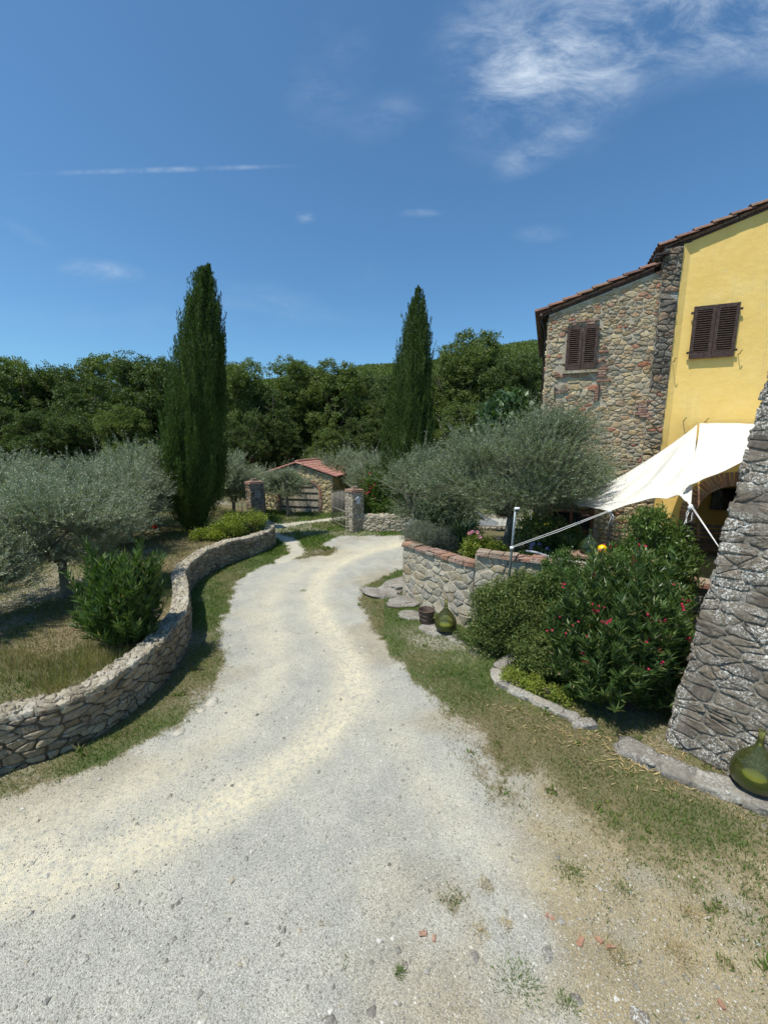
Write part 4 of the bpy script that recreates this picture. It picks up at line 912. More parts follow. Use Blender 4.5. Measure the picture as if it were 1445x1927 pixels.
# ------------------------------------------------------------------ trees
def limb_tree(mb, base, h0, spread, top, n, r0, seed, lean=(0, 0), sides=8):
    r = random.Random(seed); base = np.array(base, float); fork = base + np.array((lean[0], lean[1], h0)); tips = []
    mb.tube([base - Zv * .15, base + (fork - base) * .12, base + (fork - base) * .5 + np.array((r.uniform(-.05, .05), r.uniform(-.05, .05), 0)), fork], [r0 * 1.5, r0 * 1.1, r0 * .9, r0 * .85], sides + 2)
    for i in range(n):
        a = 2 * math.pi * (i + r.uniform(-.3, .3)) / n; e = fork + np.array((math.cos(a) * spread[0] * r.uniform(.4, .8), math.sin(a) * spread[1] * r.uniform(.4, .8), (top - h0) * r.uniform(.45, .85)))
        m1 = fork + (e - fork) * .35 + np.array((r.uniform(-.1, .1), r.uniform(-.1, .1), .05)) * spread[0]; m2 = fork + (e - fork) * .7 + np.array((r.uniform(-.12, .12), r.uniform(-.12, .12), .08)) * spread[0]
        mb.tube([fork - Zv * .05, m1, m2, e], [r0 * .6, r0 * .42, r0 * .26, r0 * .08], sides); tips.append(e)
        for k in range(3):
            b = m2 if k else m1; g = b + np.array((r.uniform(-1, 1) * spread[0], r.uniform(-1, 1) * spread[1], r.uniform(.2, .9) * (top - h0))) * .33
            mb.tube([b, (b + g) / 2 + Zv * .05, g], [r0 * .25, r0 * .15, r0 * .05], 5)
    return tips
def olive(label, x, y, z, rx, ry, zlo, zhi, ntw, seed, mat='olive', group='olive trees', leaf=.062, trunk_h=None, cx=None, cyy=None, clip=None, trunk_r=.105):
    global rng; keep = rng; rng = np.random.default_rng(seed)
    t = thing('olive_tree', label, 'olive tree', (x, y, z), group); cx = x if cx is None else cx; cyy = y if cyy is None else cyy
    mb = MB(); limb_tree(mb, (x, y, z), trunk_h or (zlo - z) + .35, (rx, ry), zhi - z, 6, trunk_r, seed, ((cx - x) * .3, (cyy - y) * .3)); mb.build('trunk', [M['olive_bark']], t)
    cz, rz = (zlo + zhi) / 2, (zhi - zlo) / 2; c = np.array((cx, cyy, cz)); rad = np.array((rx, ry, rz))
    nl = 26; L0 = rv(nl) * rng.uniform(.45, .85, (nl, 1)); lr = rng.uniform(.26, .46, nl)       # lobes of the crown in unit space
    k = rng.integers(0, nl, ntw); dv = rv(ntw); dv[:, 2] = np.abs(dv[:, 2]) * .85 - .28; dv = norm(dv)
    pu = L0[k] + dv * lr[k][:, None] * rng.uniform(.35, 1.0, (ntw, 1)); p = c + pu * rad
    out = norm(pu * rad); d = norm(out * .55 + dv * .5 + np.array((0, 0, .75)) + rng.normal(size=(ntw, 3)) * .35)
    Lt = rng.uniform(.18, .5, ntw) * (leaf / .062) ** .5
    long = rng.random(ntw) < .13; Lt[long] *= 2.2
    if clip is not None: q = clip(p + d * Lt[:, None] * .6); p, d, Lt = p[q], d[q], Lt[q]; ntw = len(p)
    m = 26; s = np.tile(np.linspace(.06, 1, m), (ntw, 1)); droop = (s ** 2) * rng.uniform(-.05, .2, (ntw, 1))
    pos = p[:, None] + d[:, None] * (s * Lt[:, None])[..., None] - Zv * (droop * Lt[:, None])[..., None]
    side = norm(np.cross(d, rv(ntw))); side2 = np.cross(d, side); ph = rng.uniform(0, 6.28, (ntw, 1)) + np.arange(m) * 1.9
    ld = d[:, None] * .75 + (np.cos(ph)[..., None] * side[:, None] + np.sin(ph)[..., None] * side2[:, None]) * .85
    LV, LF = leaf_arr(pos.reshape(-1, 3), ld.reshape(-1, 3), leaf * rng.uniform(.7, 1.25, ntw * m), leaf * .24)
    e = p + d * Lt[:, None] * .92; SV, SF = stick_arr(p - d * .12, e, .007 * (leaf / .062))
    foliage('crown', [(LV, LF, 0), (SV, SF, 1)], [M[mat], M['twig']], t); rng = keep; return t
GH = lambda x, y: h1(x, y)
olive('olive tree with a bare trunk showing behind the left oleander', -8.3, 9.9, GH(-8.3, 9.9), 1.9, 1.6, 1.15, 3.55, 3600, 101, 'olive_pale', leaf=.07)
olive('olive tree cut by the left edge of the photo', -9.2, 7.7, GH(-9.2, 7.7), 1.6, 1.4, .75, 3.25, 3200, 102, 'olive_pale', leaf=.07, trunk_h=1.1)
olive('second row olive tree at far left below the wood', -14.6, 13.8, GH(-14.6, 13.8), 2.8, 2.3, .85, 3.8, 3200, 103, 'olive_pale', leaf=.08)
olive('second row olive tree standing left of the tall left cypress', -10.4, 13.6, GH(-10.4, 13.6), 2.0, 1.8, 1.0, 3.8, 2600, 104, 'olive_pale', leaf=.075)
olive('olive tree in the second row nearest the left cypress', -10.0, 15.4, GH(-10.0, 15.4), 1.5, 1.4, 1.0, 3.95, 2000, 114, 'olive_pale', leaf=.08)
olive('smaller olive tree directly behind the left side of the left cypress', -10.8, 18.3, GH(-10.8, 18.3), 2.6, 2.1, 1.2, 4.3, 2200, 105, 'olive_pale', leaf=.09)
olive('far olive tree at the left edge below the wood', -18.5, 18.5, GH(-18, 18.5), 3.2, 2.2, 1.5, 4.2, 1500, 106, 'olive_pale', leaf=.1)
olive('olive tree between the left cypress and the dark gate pillar', -8.5, 22.3, .3, 1.6, 1.5, .9, 3.9, 1600, 107, 'olive_pale', leaf=.1)
olive('olive tree with forked trunk against the left corner of the shed', -7.7, 25.4, .0, 1.1, 1.1, 1.2, 2.6, 700, 108, 'olive_pale', leaf=.1, trunk_r=.1)
olive('olive tree partly hiding the plank door of the shed', -6.1, 25.0, .0, 1.1, 1.0, 1.1, 2.6, 750, 109, 'olive_pale', leaf=.1, trunk_r=.1)
olive('dense rounded olive tree right of the shed roof', -3.0, 30.0, .0, 3.0, 2.2, .9, 4.0, 1500, 110, 'olive_pale', leaf=.12)
olive('pale olive tree between shed and right cypress', -.6, 27.0, .3, 2.1, 1.8, .9, 4.05, 1300, 111, 'olive_pale', leaf=.11)
hd = lambda p: ((p - HO) @ HN) > SD + .12
olive('big spreading olive tree with dark trunk in front of the stone farmhouse', 3.45, 10.9, GH(3.45, 10.9), 2.3, 1.7, 2.35, 5.35, 5800, 112, 'olive', leaf=.06, trunk_h=1.0, cx=3.55, cyy=10.2, clip=lambda p: hd(p) | (p[:, 0] < 4.2), trunk_r=.13)
olive('sparse feathery olive growing left of the big olive by the terrace', 1.3, 13.6, GH(1.3, 13.6), 1.55, 1.2, 1.5, 4.35, 1500, 113, 'olive', leaf=.068, trunk_r=.09)

def cypress(label, x, y, z0, H_, prof, lean, seed, twin=None, ragged=.16):
    global rng; keep = rng; rng = np.random.default_rng(seed)
    t = thing('cypress_tree', label, 'cypress', (x, y, z0), 'tall cypresses')
    mb = MB(); mb.tube([(x, y, z0 - .2), (x, y, z0 + .9), (x + lean * .1, y, z0 + 2.5), (x + lean * .6, y, z0 + H_ * .8)], [.26, .2, .17, .04], 10); mb.build('trunk', [M['barkc']], t)
    hs, rs = zip(*prof); Rf = lambda h: np.interp(h, hs, rs)
    axis_x = lambda h: x + lean * (h / H_)
    n = 2300; h = rng.random(n) ** 1.08 * H_; keepp = rng.random(n) < np.clip(Rf(h) / max(rs) * 1.2 + .12, 0, 1); h = h[keepp]; n = len(h)
    th = rng.uniform(0, 2 * math.pi, n); lump = 1 + ragged * np.sin(th * 3 + h * 1.1 + seed) * np.sin(h * 1.9 + th * 2) + ragged * .9 * np.sin(th * 8 + np.sin(h * 1.4) * 1.5)
    r0 = Rf(h) * lump * np.where(rng.random(n) < .25, rng.uniform(.6, .85, n), rng.uniform(.88, 1.0, n))
    L = rng.uniform(.7, 1.6, n) * np.clip(Rf(h) / .8 + .25, .35, 1.1)
    outw = rng.uniform(.0, .14, n); d = norm(np.stack([np.cos(th) * outw + .05, np.sin(th) * outw, np.ones(n)], 1) + rng.normal(size=(n, 3)) * .04)
    p = np.stack([axis_x(h) + np.cos(th) * r0, y + np.sin(th) * r0, z0 + h], 1)
    over = (h + L) > H_; L[over] = np.maximum(.15, H_ - h[over])
    m = 70; s = rng.random((n, m)) ** .9; wdt = .10 * (1 - s) ** .6 * np.clip(L, .3, 1)[:, None] * rng.random((n, m)) ** .5
    ph = rng.uniform(0, 6.28, (n, m)); sd1 = norm(np.cross(d, rv(n))); sd2 = np.cross(d, sd1)
    rr_ = np.cos(ph)[..., None] * sd1[:, None] + np.sin(ph)[..., None] * sd2[:, None]
    pos = p[:, None] + d[:, None] * (s * L[:, None])[..., None] + rr_ * wdt[..., None]
    ld = d[:, None] * 1.0 + rr_ * .38 + rng.normal(size=(n, m, 3)) * .1
    LV, LF = leaf_arr(pos.reshape(-1, 3), ld.reshape(-1, 3), rng.uniform(.07, .15, n * m), .026)
    parts = [(LV, LF, 0)]
    if twin:                                  # side leaders that stand off the column
        for (dx, h0_, h1_, rr0, bend) in twin:
            nn = 2600; q = rng.random(nn); ctrx = axis_x(h0_) + dx + bend * q ** 2; a = rng.uniform(0, 6.28, nn); rad_ = rr0 * (1 - q) ** .6 * rng.random(nn) ** .5
            pp = np.stack([ctrx + np.cos(a) * rad_, y - .1 + np.sin(a) * rad_, z0 + h0_ + q * (h1_ - h0_)], 1)
            dd_ = np.stack([np.cos(a) * .3 + bend * .6, np.sin(a) * .3, np.ones(nn)], 1); parts.append((*leaf_arr(pp, dd_, rng.uniform(.1, .22, nn), .028), 0))
    foliage('crown', parts, [M['cypress']], t)
    mb = MB(); hh = np.linspace(.3, H_ * .9, 30)
    mb_v = []; k = 14
    for q in hh:
        for j in range(k):
            a = 6.283 * j / k; r_ = Rf(q) * .72; mb_v.append((axis_x(q) + math.cos(a) * r_, y + math.sin(a) * r_, z0 + q))
    mb.add(mb_v, [(i * k + j, i * k + (j + 1) % k, (i + 1) * k + (j + 1) % k, (i + 1) * k + j) for i in range(len(hh) - 1) for j in range(k)], 0)
    mb.build('inner_foliage', [M['cypress']], t); rng = keep; return t
c1 = P(352, 1022, .7)
cypress('tall dark cypress with a split tip left of the drive', -8.5, 17.3, GH(-8.5, 17.3), 10.7, [(0, .3), (.6, .8), (1.3, 1.02), (2.3, 1.14), (4.5, 1.02), (6.7, .8), (8.0, .6), (9.2, .4), (10.1, .2), (10.7, .03)], 1.4, 201, twin=((.18, 9.4, 10.75, .2, .16), (.80, 6.4, 8.1, .28, .28)))
cypress('tall slimmer cypress rising behind the low wall near the gate', 1.08, 22.2, .5, 11.9, [(0, .4), (.8, 1.0), (2.2, 1.3), (4.2, 1.2), (6, .97), (8, .76), (9.6, .5), (10.9, .22), (11.9, .02)], .7, 202)
# broadleaf trees of the wood: five crowns, copied with their parts
def oak_proto(seed, mat):
    global rng; keep = rng; rng = np.random.default_rng(seed)
    t = bpy.data.objects.new('oak_tree', None); C.objects.link(t); t['_local'] = 1
    mb = MB(); limb_tree(mb, (0, 0, 0), 3.2, (3.6, 3.6), 11.5, 8, .24, seed); tr = mb.build('trunk', [M['barkc']], t)
    nl = 46; dv = rv(nl); dv[:, 2] = dv[:, 2] * .95; lc = np.array((0, 0, 7.0)) + dv * np.array((3.0, 3.0, 4.3)) * rng.uniform(.55, 1.0, (nl, 1)); lr = rng.uniform(.75, 1.35, nl)
    nc = 1500; k = rng.integers(0, nl, nc); d = rv(nc); d[:, 2] = d[:, 2] * .8 + .18; d = norm(d); cc = lc[k] + d * lr[k][:, None] * rng.uniform(.6, 1.08, (nc, 1)); cc = cc[cc[:, 2] > 1.0]; nc = len(cc)
    m = 34; off = rv(nc * m).reshape(nc, m, 3) * (rng.random((nc, m, 1)) ** .5) * .36 * np.array((1, 1, .65)); p = (cc[:, None] + off).reshape(-1, 3)
    ld = rng.normal(size=p.shape) * .7 + np.array((0, 0, .1)); LV, LF = leaf_arr(p, ld, rng.uniform(.10, .2, len(p)), rng.uniform(.07, .12, len(p)))
    foliage('crown', [(LV, LF, 0)], [M[mat]], t); rng = keep; return t
protos = [oak_proto(300 + i, 'oak2' if i in (1, 4) else 'oak') for i in range(5)]; used = [False] * 5
WOOD = [ # px, top v, distance, width factor, kind, label
 (-60, 650, 33, 1.1, 0, 'leafy tree of the wood cut by the left edge of the photo'), (28, 650, 36, .95, 1, 'first whole tree top of the wood from the left edge'),
 (98, 656, 37, .85, 2, 'tree of the wood whose top stands above the far left olives'), (160, 690, 34, .9, 3, 'shorter tree filling the dip in the wood left of the small white cloud'),
 (208, 652, 40, .9, 4, 'pale green tree rising behind the dip in the left wood'), (268, 644, 36, .95, 0, 'round topped dark tree two crowns left of the left cypress'),
 (322, 648, 39, .85, 2, 'dark tree whose crown touches the left cypress from the left'), (390, 655, 36, .9, 3, 'tree of the wood hidden mostly behind the left cypress'),
 (445, 655, 34, .85, 1, 'tree whose crown shows just right of the left cypress'), (492, 702, 33, .75, 0, 'lower dark tree in the notch right of the left cypress'),
 (540, 660, 38, .9, 4, 'broad tree standing above the left end of the shed roof'), (590, 656, 41, .8, 2, 'tree directly above the ridge of the shed roof'),
 (640, 660, 37, .9, 1, 'spreading tree above the right end of the shed roof'), (690, 684, 40, .8, 3, 'tree whose crown touches the right cypress from the left'),
 (750, 690, 36, .8, 0, 'dark tree directly behind the right cypress'), (815, 705, 34, .8, 4, 'shorter tree just right of the right cypress'),
 (862, 640, 33, .75, 1, 'light green tree left of the highest crown on the right'), (905, 622, 34, .85, 1, 'highest light green tree between the right cypress and the stone farmhouse'),
 (962, 655, 31, .8, 2, 'dark tree next to the stone farmhouse'), (1030, 650, 33, .85, 0, 'dark tree half hidden behind the corner of the stone farmhouse'),
 (-20, 760, 29, .8, 3, 'lower front tree of the wood at the left edge'), (70, 770, 29, .8, 0, 'lower front tree behind the far left olives'), (150, 775, 30, .75, 2, 'lower front tree behind the second olive'),
 (235, 765, 29, .8, 1, 'lower front tree just left of the left cypress'), (455, 770, 30, .7, 3, 'dark lower tree between left cypress and shed'), (530, 775, 33, .7, 2, 'dark lower tree behind the left half of the shed'),
 (612, 795, 32, .62, 4, 'small lighter tree with round crown behind the shed roof'), (680, 765, 34, .75, 0, 'dark lower tree behind the right olive beyond the shed'), (860, 770, 28, .7, 4, 'lower tree right of the right cypress'), (930, 760, 27, .7, 3, 'lower dark tree behind the big olive')]
for i, (u, v, Yd, wf, kd, lab) in enumerate(WOOD):
    q = Q(u, v, Yd); hgt = q[2] - .0
    if not used[kd]: o = protos[kd]; used[kd] = True
    else:
        src = protos[kd]; o = src.copy(); C.objects.link(o)
        for ch in src.children:
            c = ch.copy(); C.objects.link(c); c.parent = o
    o.location = (q[0], Yd, GH(q[0], Yd) - .2); s = hgt / 12.1; o.scale = (wf * max(s, .75) * 1.02, wf * max(s, .75) * 1.02, s); o.rotation_euler = (0, 0, i * 2.4)
    tag(o, lab, 'tree', 'trees of the wood')
# deep wood behind, one mass
n = 1500; hx = rng.uniform(-75, 75, n); hy = rng.uniform(42, 64, n)
hh = .6 + .5 * fbm(hx, hy, 6, 95); tz = CAMZ + hy * .15 * hh
mm = 90; c = np.stack([hx, hy, tz * rng.uniform(.15, .97, n)], 1); off = rv(n * mm).reshape(n, mm, 3) * rng.random((n, mm, 1)) ** .4 * np.array((1.7, 1.7, 1.2))
V, Fq = leaf_arr((c[:, None] + off).reshape(-1, 3), rng.normal(size=(n * mm, 3)), rng.uniform(.25, .45, n * mm), .22)
tag(link('wood_thicket', arr_mesh('wood_thicket', V, Fq, M['oak'], False)), 'dense dark wood behind the front rows of trees', 'wood', kind='stuff')
# far hill, wooded
hxs = np.linspace(-350, 450, 120); hys = np.linspace(110, 520, 70); HX, HY = np.meshgrid(hxs, hys)
def hillz(x, y):
    t = (x / (y + 1)); ang = .148 + .034 * sstep(-.16, -.03, t) + .055 * sstep(.04, .40, t) - .02 * sstep(.6, 1.2, t) - .05 * sstep(-.2, -.8, t); return 2 + y * ang * sstep(100, 330, y) + 4 * (fbm(x, y, 40, 90) - .5)
HZ = hillz(HX, HY); idx = np.arange(HX.size).reshape(HX.shape); Fh = np.stack([idx[:-1, :-1], idx[:-1, 1:], idx[1:, 1:], idx[1:, :-1]], -1).reshape(-1, 4)
M['hillside'] = m_plain('wooded_hillside', (.02, .038, .014), (.05, .075, .028), .35, .95, 1, .6)
tag(link('hill', arr_mesh('hill', np.stack([HX.ravel(), HY.ravel(), HZ.ravel()], 1), Fh, M['hillside'], True)), None, kind='structure')
n = 7000; hx = rng.uniform(-120, 190, n); hy = rng.uniform(150, 360, n); k = np.abs(hx / hy - .15) < .75; hx, hy = hx[k], hy[k]; n = len(hx); mm = 34
c = np.stack([hx, hy, hillz(hx, hy) + 2.2], 1); off = rv(n * mm).reshape(n, mm, 3) * np.array((2.6, 2.6, 2.6)) * rng.random((n, mm, 1)) ** .3
V, Fq = leaf_arr((c[:, None] + off).reshape(-1, 3), rng.normal(size=(n * mm, 3)), rng.uniform(.7, 1.3, n * mm), .8)
tag(link('hill_forest', arr_mesh('hill_forest', V, Fq, M['oak2'], False)), 'far wooded hillside between the right cypress and the farmhouse', 'forest', kind='stuff')

# ------------------------------------------------------------------ shrubs
def whorl_shrub(name, label, cat, base, rx, ry, h, nst, mat, seed, leaf=.12, lw_=.022, flowers=None, nfl=0, group=None, lo=.12, clip=None, upk=.9, fsize=.03):
    """many stems fanning out of the base, long leaves in whorls (oleander habit)"""
    global rng; keep = rng; rng = np.random.default_rng(seed); base = np.array(base, float)
    t = thing(name, label, cat, base, group); a = rng.uniform(0, 6.283, nst); rr = rng.random(nst) ** .55
    zz = np.where(rng.random(nst) < .55, np.sqrt(np.clip(1 - rr ** 2 * .8, .05, 1)), rng.uniform(.2, 1, nst)) * rng.uniform(.72, 1.1, nst) * (1 + .16 * np.sin(a * 3 + seed) * rr + .1 * np.sin(a * 7 + rr * 6)); rr = rr * (1 + .14 * np.sin(a * 5 + seed * 2))
    tip = base + np.stack([np.cos(a) * rr * rx, np.sin(a) * rr * ry, zz * h], 1); foot = base + np.stack([np.cos(a) * rr * rx * .25, np.sin(a) * rr * ry * .25, 0 * a], 1)
    if clip is not None: q = clip(tip); tip, foot = tip[q], foot[q]; nst = len(tip)
    m = 22; s = np.linspace(lo, 1, m)[None].repeat(nst, 0); keepl = .62; ax_ = tip - foot
    s = 1 - (1 - s) * np.clip(.75 / np.linalg.norm(ax_, axis=1), .2, .9)[:, None]
    pos = foot[:, None] + ax_[:, None] * s[..., None]; pos[..., 2] -= 0
    d = norm(ax_ * .6 + np.array((0, 0, .6)) * h * .4); P_ = []; D_ = []
    sd1 = norm(np.cross(d, rv(nst))); sd2 = np.cross(d, sd1)
    for k in range(3):
        ph = rng.uniform(0, 6.28, (nst, 1)) + np.arange(m) * .9 + k * 2.09
        P_.append(pos.reshape(-1, 3)); D_.append((d[:, None] * upk + np.cos(ph)[..., None] * sd1[:, None] + np.sin(ph)[..., None] * sd2[:, None] + rng.normal(size=(nst, m, 3)) * .2).reshape(-1, 3))
    Pp, Dd = np.vstack(P_), np.vstack(D_); LV, LF = leaf_arr(Pp, Dd, leaf * rng.uniform(.45, 1.3, len(Pp)), lw_ * rng.uniform(.8, 1.2, len(Pp)))
    SV, SF = stick_arr(foot, tip, .012); dead = rng.random(len(Pp)) < .015
    lm = np.where(dead, 2, 0); V_, F_, mi_ = join([(LV, LF, 0), (SV, SF, 1)]); mi_[:len(LF)] = lm
    link('foliage', arr_mesh('foliage', V_, F_, [M[mat], M['barkc'], M['dead_leaf']], False, mi_), t)
    if flowers:
        vis = np.where((tip[:, 2] > base[2] + h * .3) & ((tip - base)[:, 1] < ry * .3))[0]; ch = rng.choice(vis, min(nfl, len(vis)), replace=False)
        for ci in ch:
            c = tip[ci] + norm((tip[ci] - base)[None])[0] * .05 + Zv * .02; kk = rng.integers(2, 6); FP = []; FD = []; UP = []
            for _ in range(kk):
                fc = c + rng.normal(size=3) * fsize * 1.1; nrm = norm(np.array((-.3, -.8, .5)) + rng.normal(size=3) * .5); a1 = norm(np.cross(nrm, (0, 0, 1.))); a2 = np.cross(nrm, a1)
                for j in range(5): q = 6.283 * j / 5; FP.append(fc); FD.append(a1 * math.cos(q) + a2 * math.sin(q) + nrm * .2); UP.append(nrm)
            LV, LF = leaf_arr(np.array(FP), np.array(FD), fsize * .85, fsize * .6, np.array(UP)); link('flower_cluster', arr_mesh('flower_cluster', LV, LF, M[flowers]), t)
    rng = keep; return t
def clump_shrub(name, label, cat, base, blobs, nc, m, leaf, lw_, mat, seed, spread=.12, group=None, extra=None, clip=None, up=.3, stem=True):
    """leaf clumps over a union of ellipsoids: (dx, dy, dz, rx, ry, rz)"""
    global rng; keep = rng; rng = np.random.default_rng(seed); base = np.array(base, float)
    t = thing(name, label, cat, base, group); B = np.array(blobs, float); wts = (B[:, 3] * B[:, 4] * B[:, 5]) ** .67; k = rng.choice(len(B), nc, p=wts / wts.sum())
    d = rv(nc); d[:, 2] = d[:, 2] * .85 + .15; cc = base + B[k, :3] + norm(d) * B[k, 3:] * (rng.random((nc, 1)) ** .35)
    cc = cc + .05 * rng.normal(size=cc.shape)
    if clip is not None: cc = cc[clip(cc)]
    cc = cc[cc[:, 2] > base[2] - .02]; nc = len(cc); out = norm(cc - base - np.array((0, 0, .2)))
    p = cc[:, None] + rv(nc * m).reshape(nc, m, 3) * rng.random((nc, m, 1)) ** .6 * spread
    ld = out[:, None] * .5 + np.array((0, 0, up)) + rng.normal(size=(nc, m, 3)) * .7
    LV, LF = leaf_arr(p.reshape(-1, 3), ld.reshape(-1, 3), leaf * rng.uniform(.6, 1.25, nc * m), lw_ * rng.uniform(.8, 1.2, nc * m)); parts = [(LV, LF, 0)]; mats = [M[mat], M['barkc']]
    if stem: SV, SF = stick_arr(base + (cc - base) * .15, cc, .01); parts.append((SV, SF, 1))
    foliage('foliage', parts, mats, t)
    if extra:
        emat, ne, es = extra; hi = np.argsort(-cc[:, 2] + cc[:, 1] * .6)[:ne * 3]; ch = rng.choice(hi, min(ne, len(hi)), replace=False)
        for ci in ch:
            FP = []; FD = []; UP = []; fc = cc[ci] + out[ci] * .06 + Zv * .04; nrm = norm(np.array((-.2, -.7, .6)) + rng.normal(size=3) * .3); a1 = norm(np.cross(nrm, (0, 0, 1.))); a2 = np.cross(nrm, a1)
            for lay in (0, 1):
                for j in range(6): q = 6.283 * j / 6 + lay * .5; FP.append(fc + nrm * lay * es * .2); FD.append(a1 * math.cos(q) + a2 * math.sin(q) + nrm * (.15 + lay * .5)); UP.append(nrm)
            LV, LF = leaf_arr(np.array(FP), np.array(FD), es, es * .85, np.array(UP)); link('flower', arr_mesh('flower', LV, LF, M[emat]), t)
    rng = keep; return t
def strap_clump(name, label, cat, base, n, h, r, mat, seed, wid=.02, flowers=None, nf=0):
    global rng; keep = rng; rng = np.random.default_rng(seed); base = np.array(base, float); t = thing(name, label, cat, base)
    a = rng.uniform(0, 6.283, n); f0 = base + np.stack([np.cos(a), np.sin(a), 0 * a], 1) * (rng.random(n) * r * .6)[:, None]; ln = rng.uniform(.2, .8, n)[:, None]; hh = h * rng.uniform(.6, 1.1, n)[:, None]
    d = np.stack([np.cos(a), np.sin(a), 0 * a], 1); mid = f0 + Zv * hh * .65 + d * ln * r * .5; tp = f0 + Zv * hh * .92 + d * ln * r * 1.3; s = np.stack([-np.sin(a), np.cos(a), 0 * a], 1) * wid / 2
    V = np.stack([f0 - s, f0 + s, mid + s, mid - s, tp + s * .2, tp - s * .2], 1).reshape(-1, 3); b = np.arange(n)[:, None] * 6; Fq = np.vstack([b + np.array((0, 1, 2, 3)), b + np.array((3, 2, 4, 5))])
    link('foliage', arr_mesh('foliage', V, Fq, M[mat]), t)
    for i in range(nf):
        c = base + np.array((rng.uniform(-r, r), rng.uniform(-r, r), h * rng.uniform(.95, 1.2))); mb = MB(); mb.tube([base + Zv * .05, c], .005, 5); st = mb.build('flower_stalk', [M['strap']], t)
        LV, LF = leaf_arr(np.repeat(c[None], 40, 0), rv(40) + np.array((0, 0, .2)), .055, .022); f_ = link('flower_head', arr_mesh('flower_head', LV, LF, M[flowers])); f_.parent = st
        f_.location = (0, 0, 0)
    rng = keep; return t
ob = P(232, 1235, .66)
whorl_shrub('oleander_bush', 'oleander bush with pink flowers behind the drystone wall', 'shrub', (-5.05, 7.5, GH(-5.05, 7.5)), .95, .8, 1.72, 400, 'oleander', 401, .19, .028, 'pink_petal', 3, upk=1.5, clip=lambda p: sdist(p[:, 0], p[:, 1], LGARD) < -.05)
whorl_shrub('oleander_bush', 'big oleander bush with red flowers against the grey buttress', 'shrub', (4.17, 6.42, .05), 1.17, .98, 2.38, 1050, 'oleander_dark', 402, .16, .026, 'red_petal', 62, upk=1.15, fsize=.028, clip=lambda p: ((p - B0) @ nb_ > .05) | ((p - B0) @ al < -.05))
clump_shrub('laurel_bush', 'tall glossy laurel bush rising behind the red oleander', 'shrub', (4.75, 7.1, .3), [(0, 0, 1.75, .95, .55, .8), (.35, .1, 2.25, .55, .5, .6), (-.3, 0, 1.8, .45, .45, .45), (0, 0, 1.0, .9, .5, .8), (.05, 0, 2.75, .3, .3, .4)], 1500, 24, .08, .03, 'laurel', 403, .13, up=.7)
clump_shrub('creeper', 'dull green creeper spilling over the middle of the garden wall', 'creeper', (2.85, 8.2, .05), [(-.15, .05, .8, .65, .55, .85), (.45, -.4, 1.0, .65, .5, .95), (-.4, 0, .35, .6, .45, .4), (.35, -.85, .45, .65, .5, .5), (-.55, .2, 1.0, .35, .3, .45), (.15, .1, 1.45, .3, .25, .35)], 2100, 26, .06, .022, 'jasmine', 404, .13, clip=None)
clump_shrub('climbing_plant', 'bright green climber hanging on the garden wall beside the laurel', 'creeper', (3.75, 8.25, .1), [(.05, -.1, 1.75, .42, .25, .5), (-.15, -.35, 1.35, .5, .3, .65), (-.3, .0, 1.1, .45, .25, .5), (0, -.1, .6, .6, .3, .5)], 900, 26, .05, .03, 'bright', 405, .12)
clump_shrub('ground_cover_plant', 'low yellow green plant along the small stone kerb', 'plant', (2.75, 6.75, .02), [(-.3, .3, .1, .22, .18, .12), (.05, .05, .1, .25, .18, .14), (.4, -.22, .08, .2, .15, .12)], 230, 20, .04, .025, 'yellowgreen', 406, .08)
cb = P(868, 1200, .0)
clump_shrub('low_plant', 'low green plant spreading right of the large bottle on the slab', 'plant', (2.0, 8.7, .0), [(0, 0, .1, .35, .25, .2), (.3, -.1, .15, .3, .25, .25)], 260, 20, .04, .022, 'jasmine', 407, .08)
clump_shrub('wall_creeper', 'yellow green creeper draped over the drystone wall near the gate', 'creeper', (P(430, 1005, .85)[0], P(430, 1005, .85)[1], .8), [(0, 0, .25, .7, .45, .35), (.75, 1.0, .4, .5, .5, .42), (-.9, -.5, .05, .5, .4, .25), (.1, .5, .5, .45, .4, .3), (.45, .3, -.25, .35, .3, .4), (-.3, -.45, -.1, .3, .3, .35)], 850, 22, .07, .045, 'yellowgreen', 408, .2)
whorl_shrub('oleander_bush', 'distant oleander bush with red flowers beside the right gate pillar', 'shrub', (-.55, 21.6, .5), .85, .8, 2.5, 300, 'laurel', 409, .15, .03, 'red_petal', 14, fsize=.06)
clump_shrub('hedge_shrub', 'dark rounded shrub between the gate pillar and the right cypress', 'shrub', (-.4, 21.3, .5), [(0, 0, .6, .75, .5, .7), (.6, 0, .5, .6, .5, .6)], 600, 24, .08, .05, 'laurel', 410, .16)
fg = Q(975, 775, 13.6)
clump_shrub('fig_tree', 'broad leaved fig beside the left corner of the stone farmhouse', 'fig tree', (4.2, 13.9, 1.6), [(0, 0, 3.6, .9, .8, .9), (.5, .2, 3.0, .8, .8, 1.0), (-.6, 0, 2.8, .8, .8, .8), (.2, 0, 4.2, .5, .5, .5)], 520, 14, .2, .16, 'fig', 411, .25)
clump_shrub('lavender_bush', 'grey lavender at the far corner of the garden wall', 'shrub', (1.3, 11.6, 1.45), [(0, 0, .25, .55, .5, .35), (.5, -.2, .25, .45, .4, .35), (-.2, .7, .3, .5, .5, .35)], 900, 22, .1, .012, 'lavender', 412, .14, up=1.2)
clump_shrub('terrace_shrub', 'dull green shrub behind the lavender on the terrace', 'shrub', (1.6, 13.2, 1.5), [(0, 0, .5, .6, .5, .6), (.9, 0, .65, .7, .5, .7)], 900, 22, .08, .03, 'olive', 413, .14, up=.8)
strap_clump('iris_clump', 'tall dark iris leaves left of the rose bush', 'plant', (2.35, 11.3, 1.6), 220, .8, .45, 'strap', 414, .03)
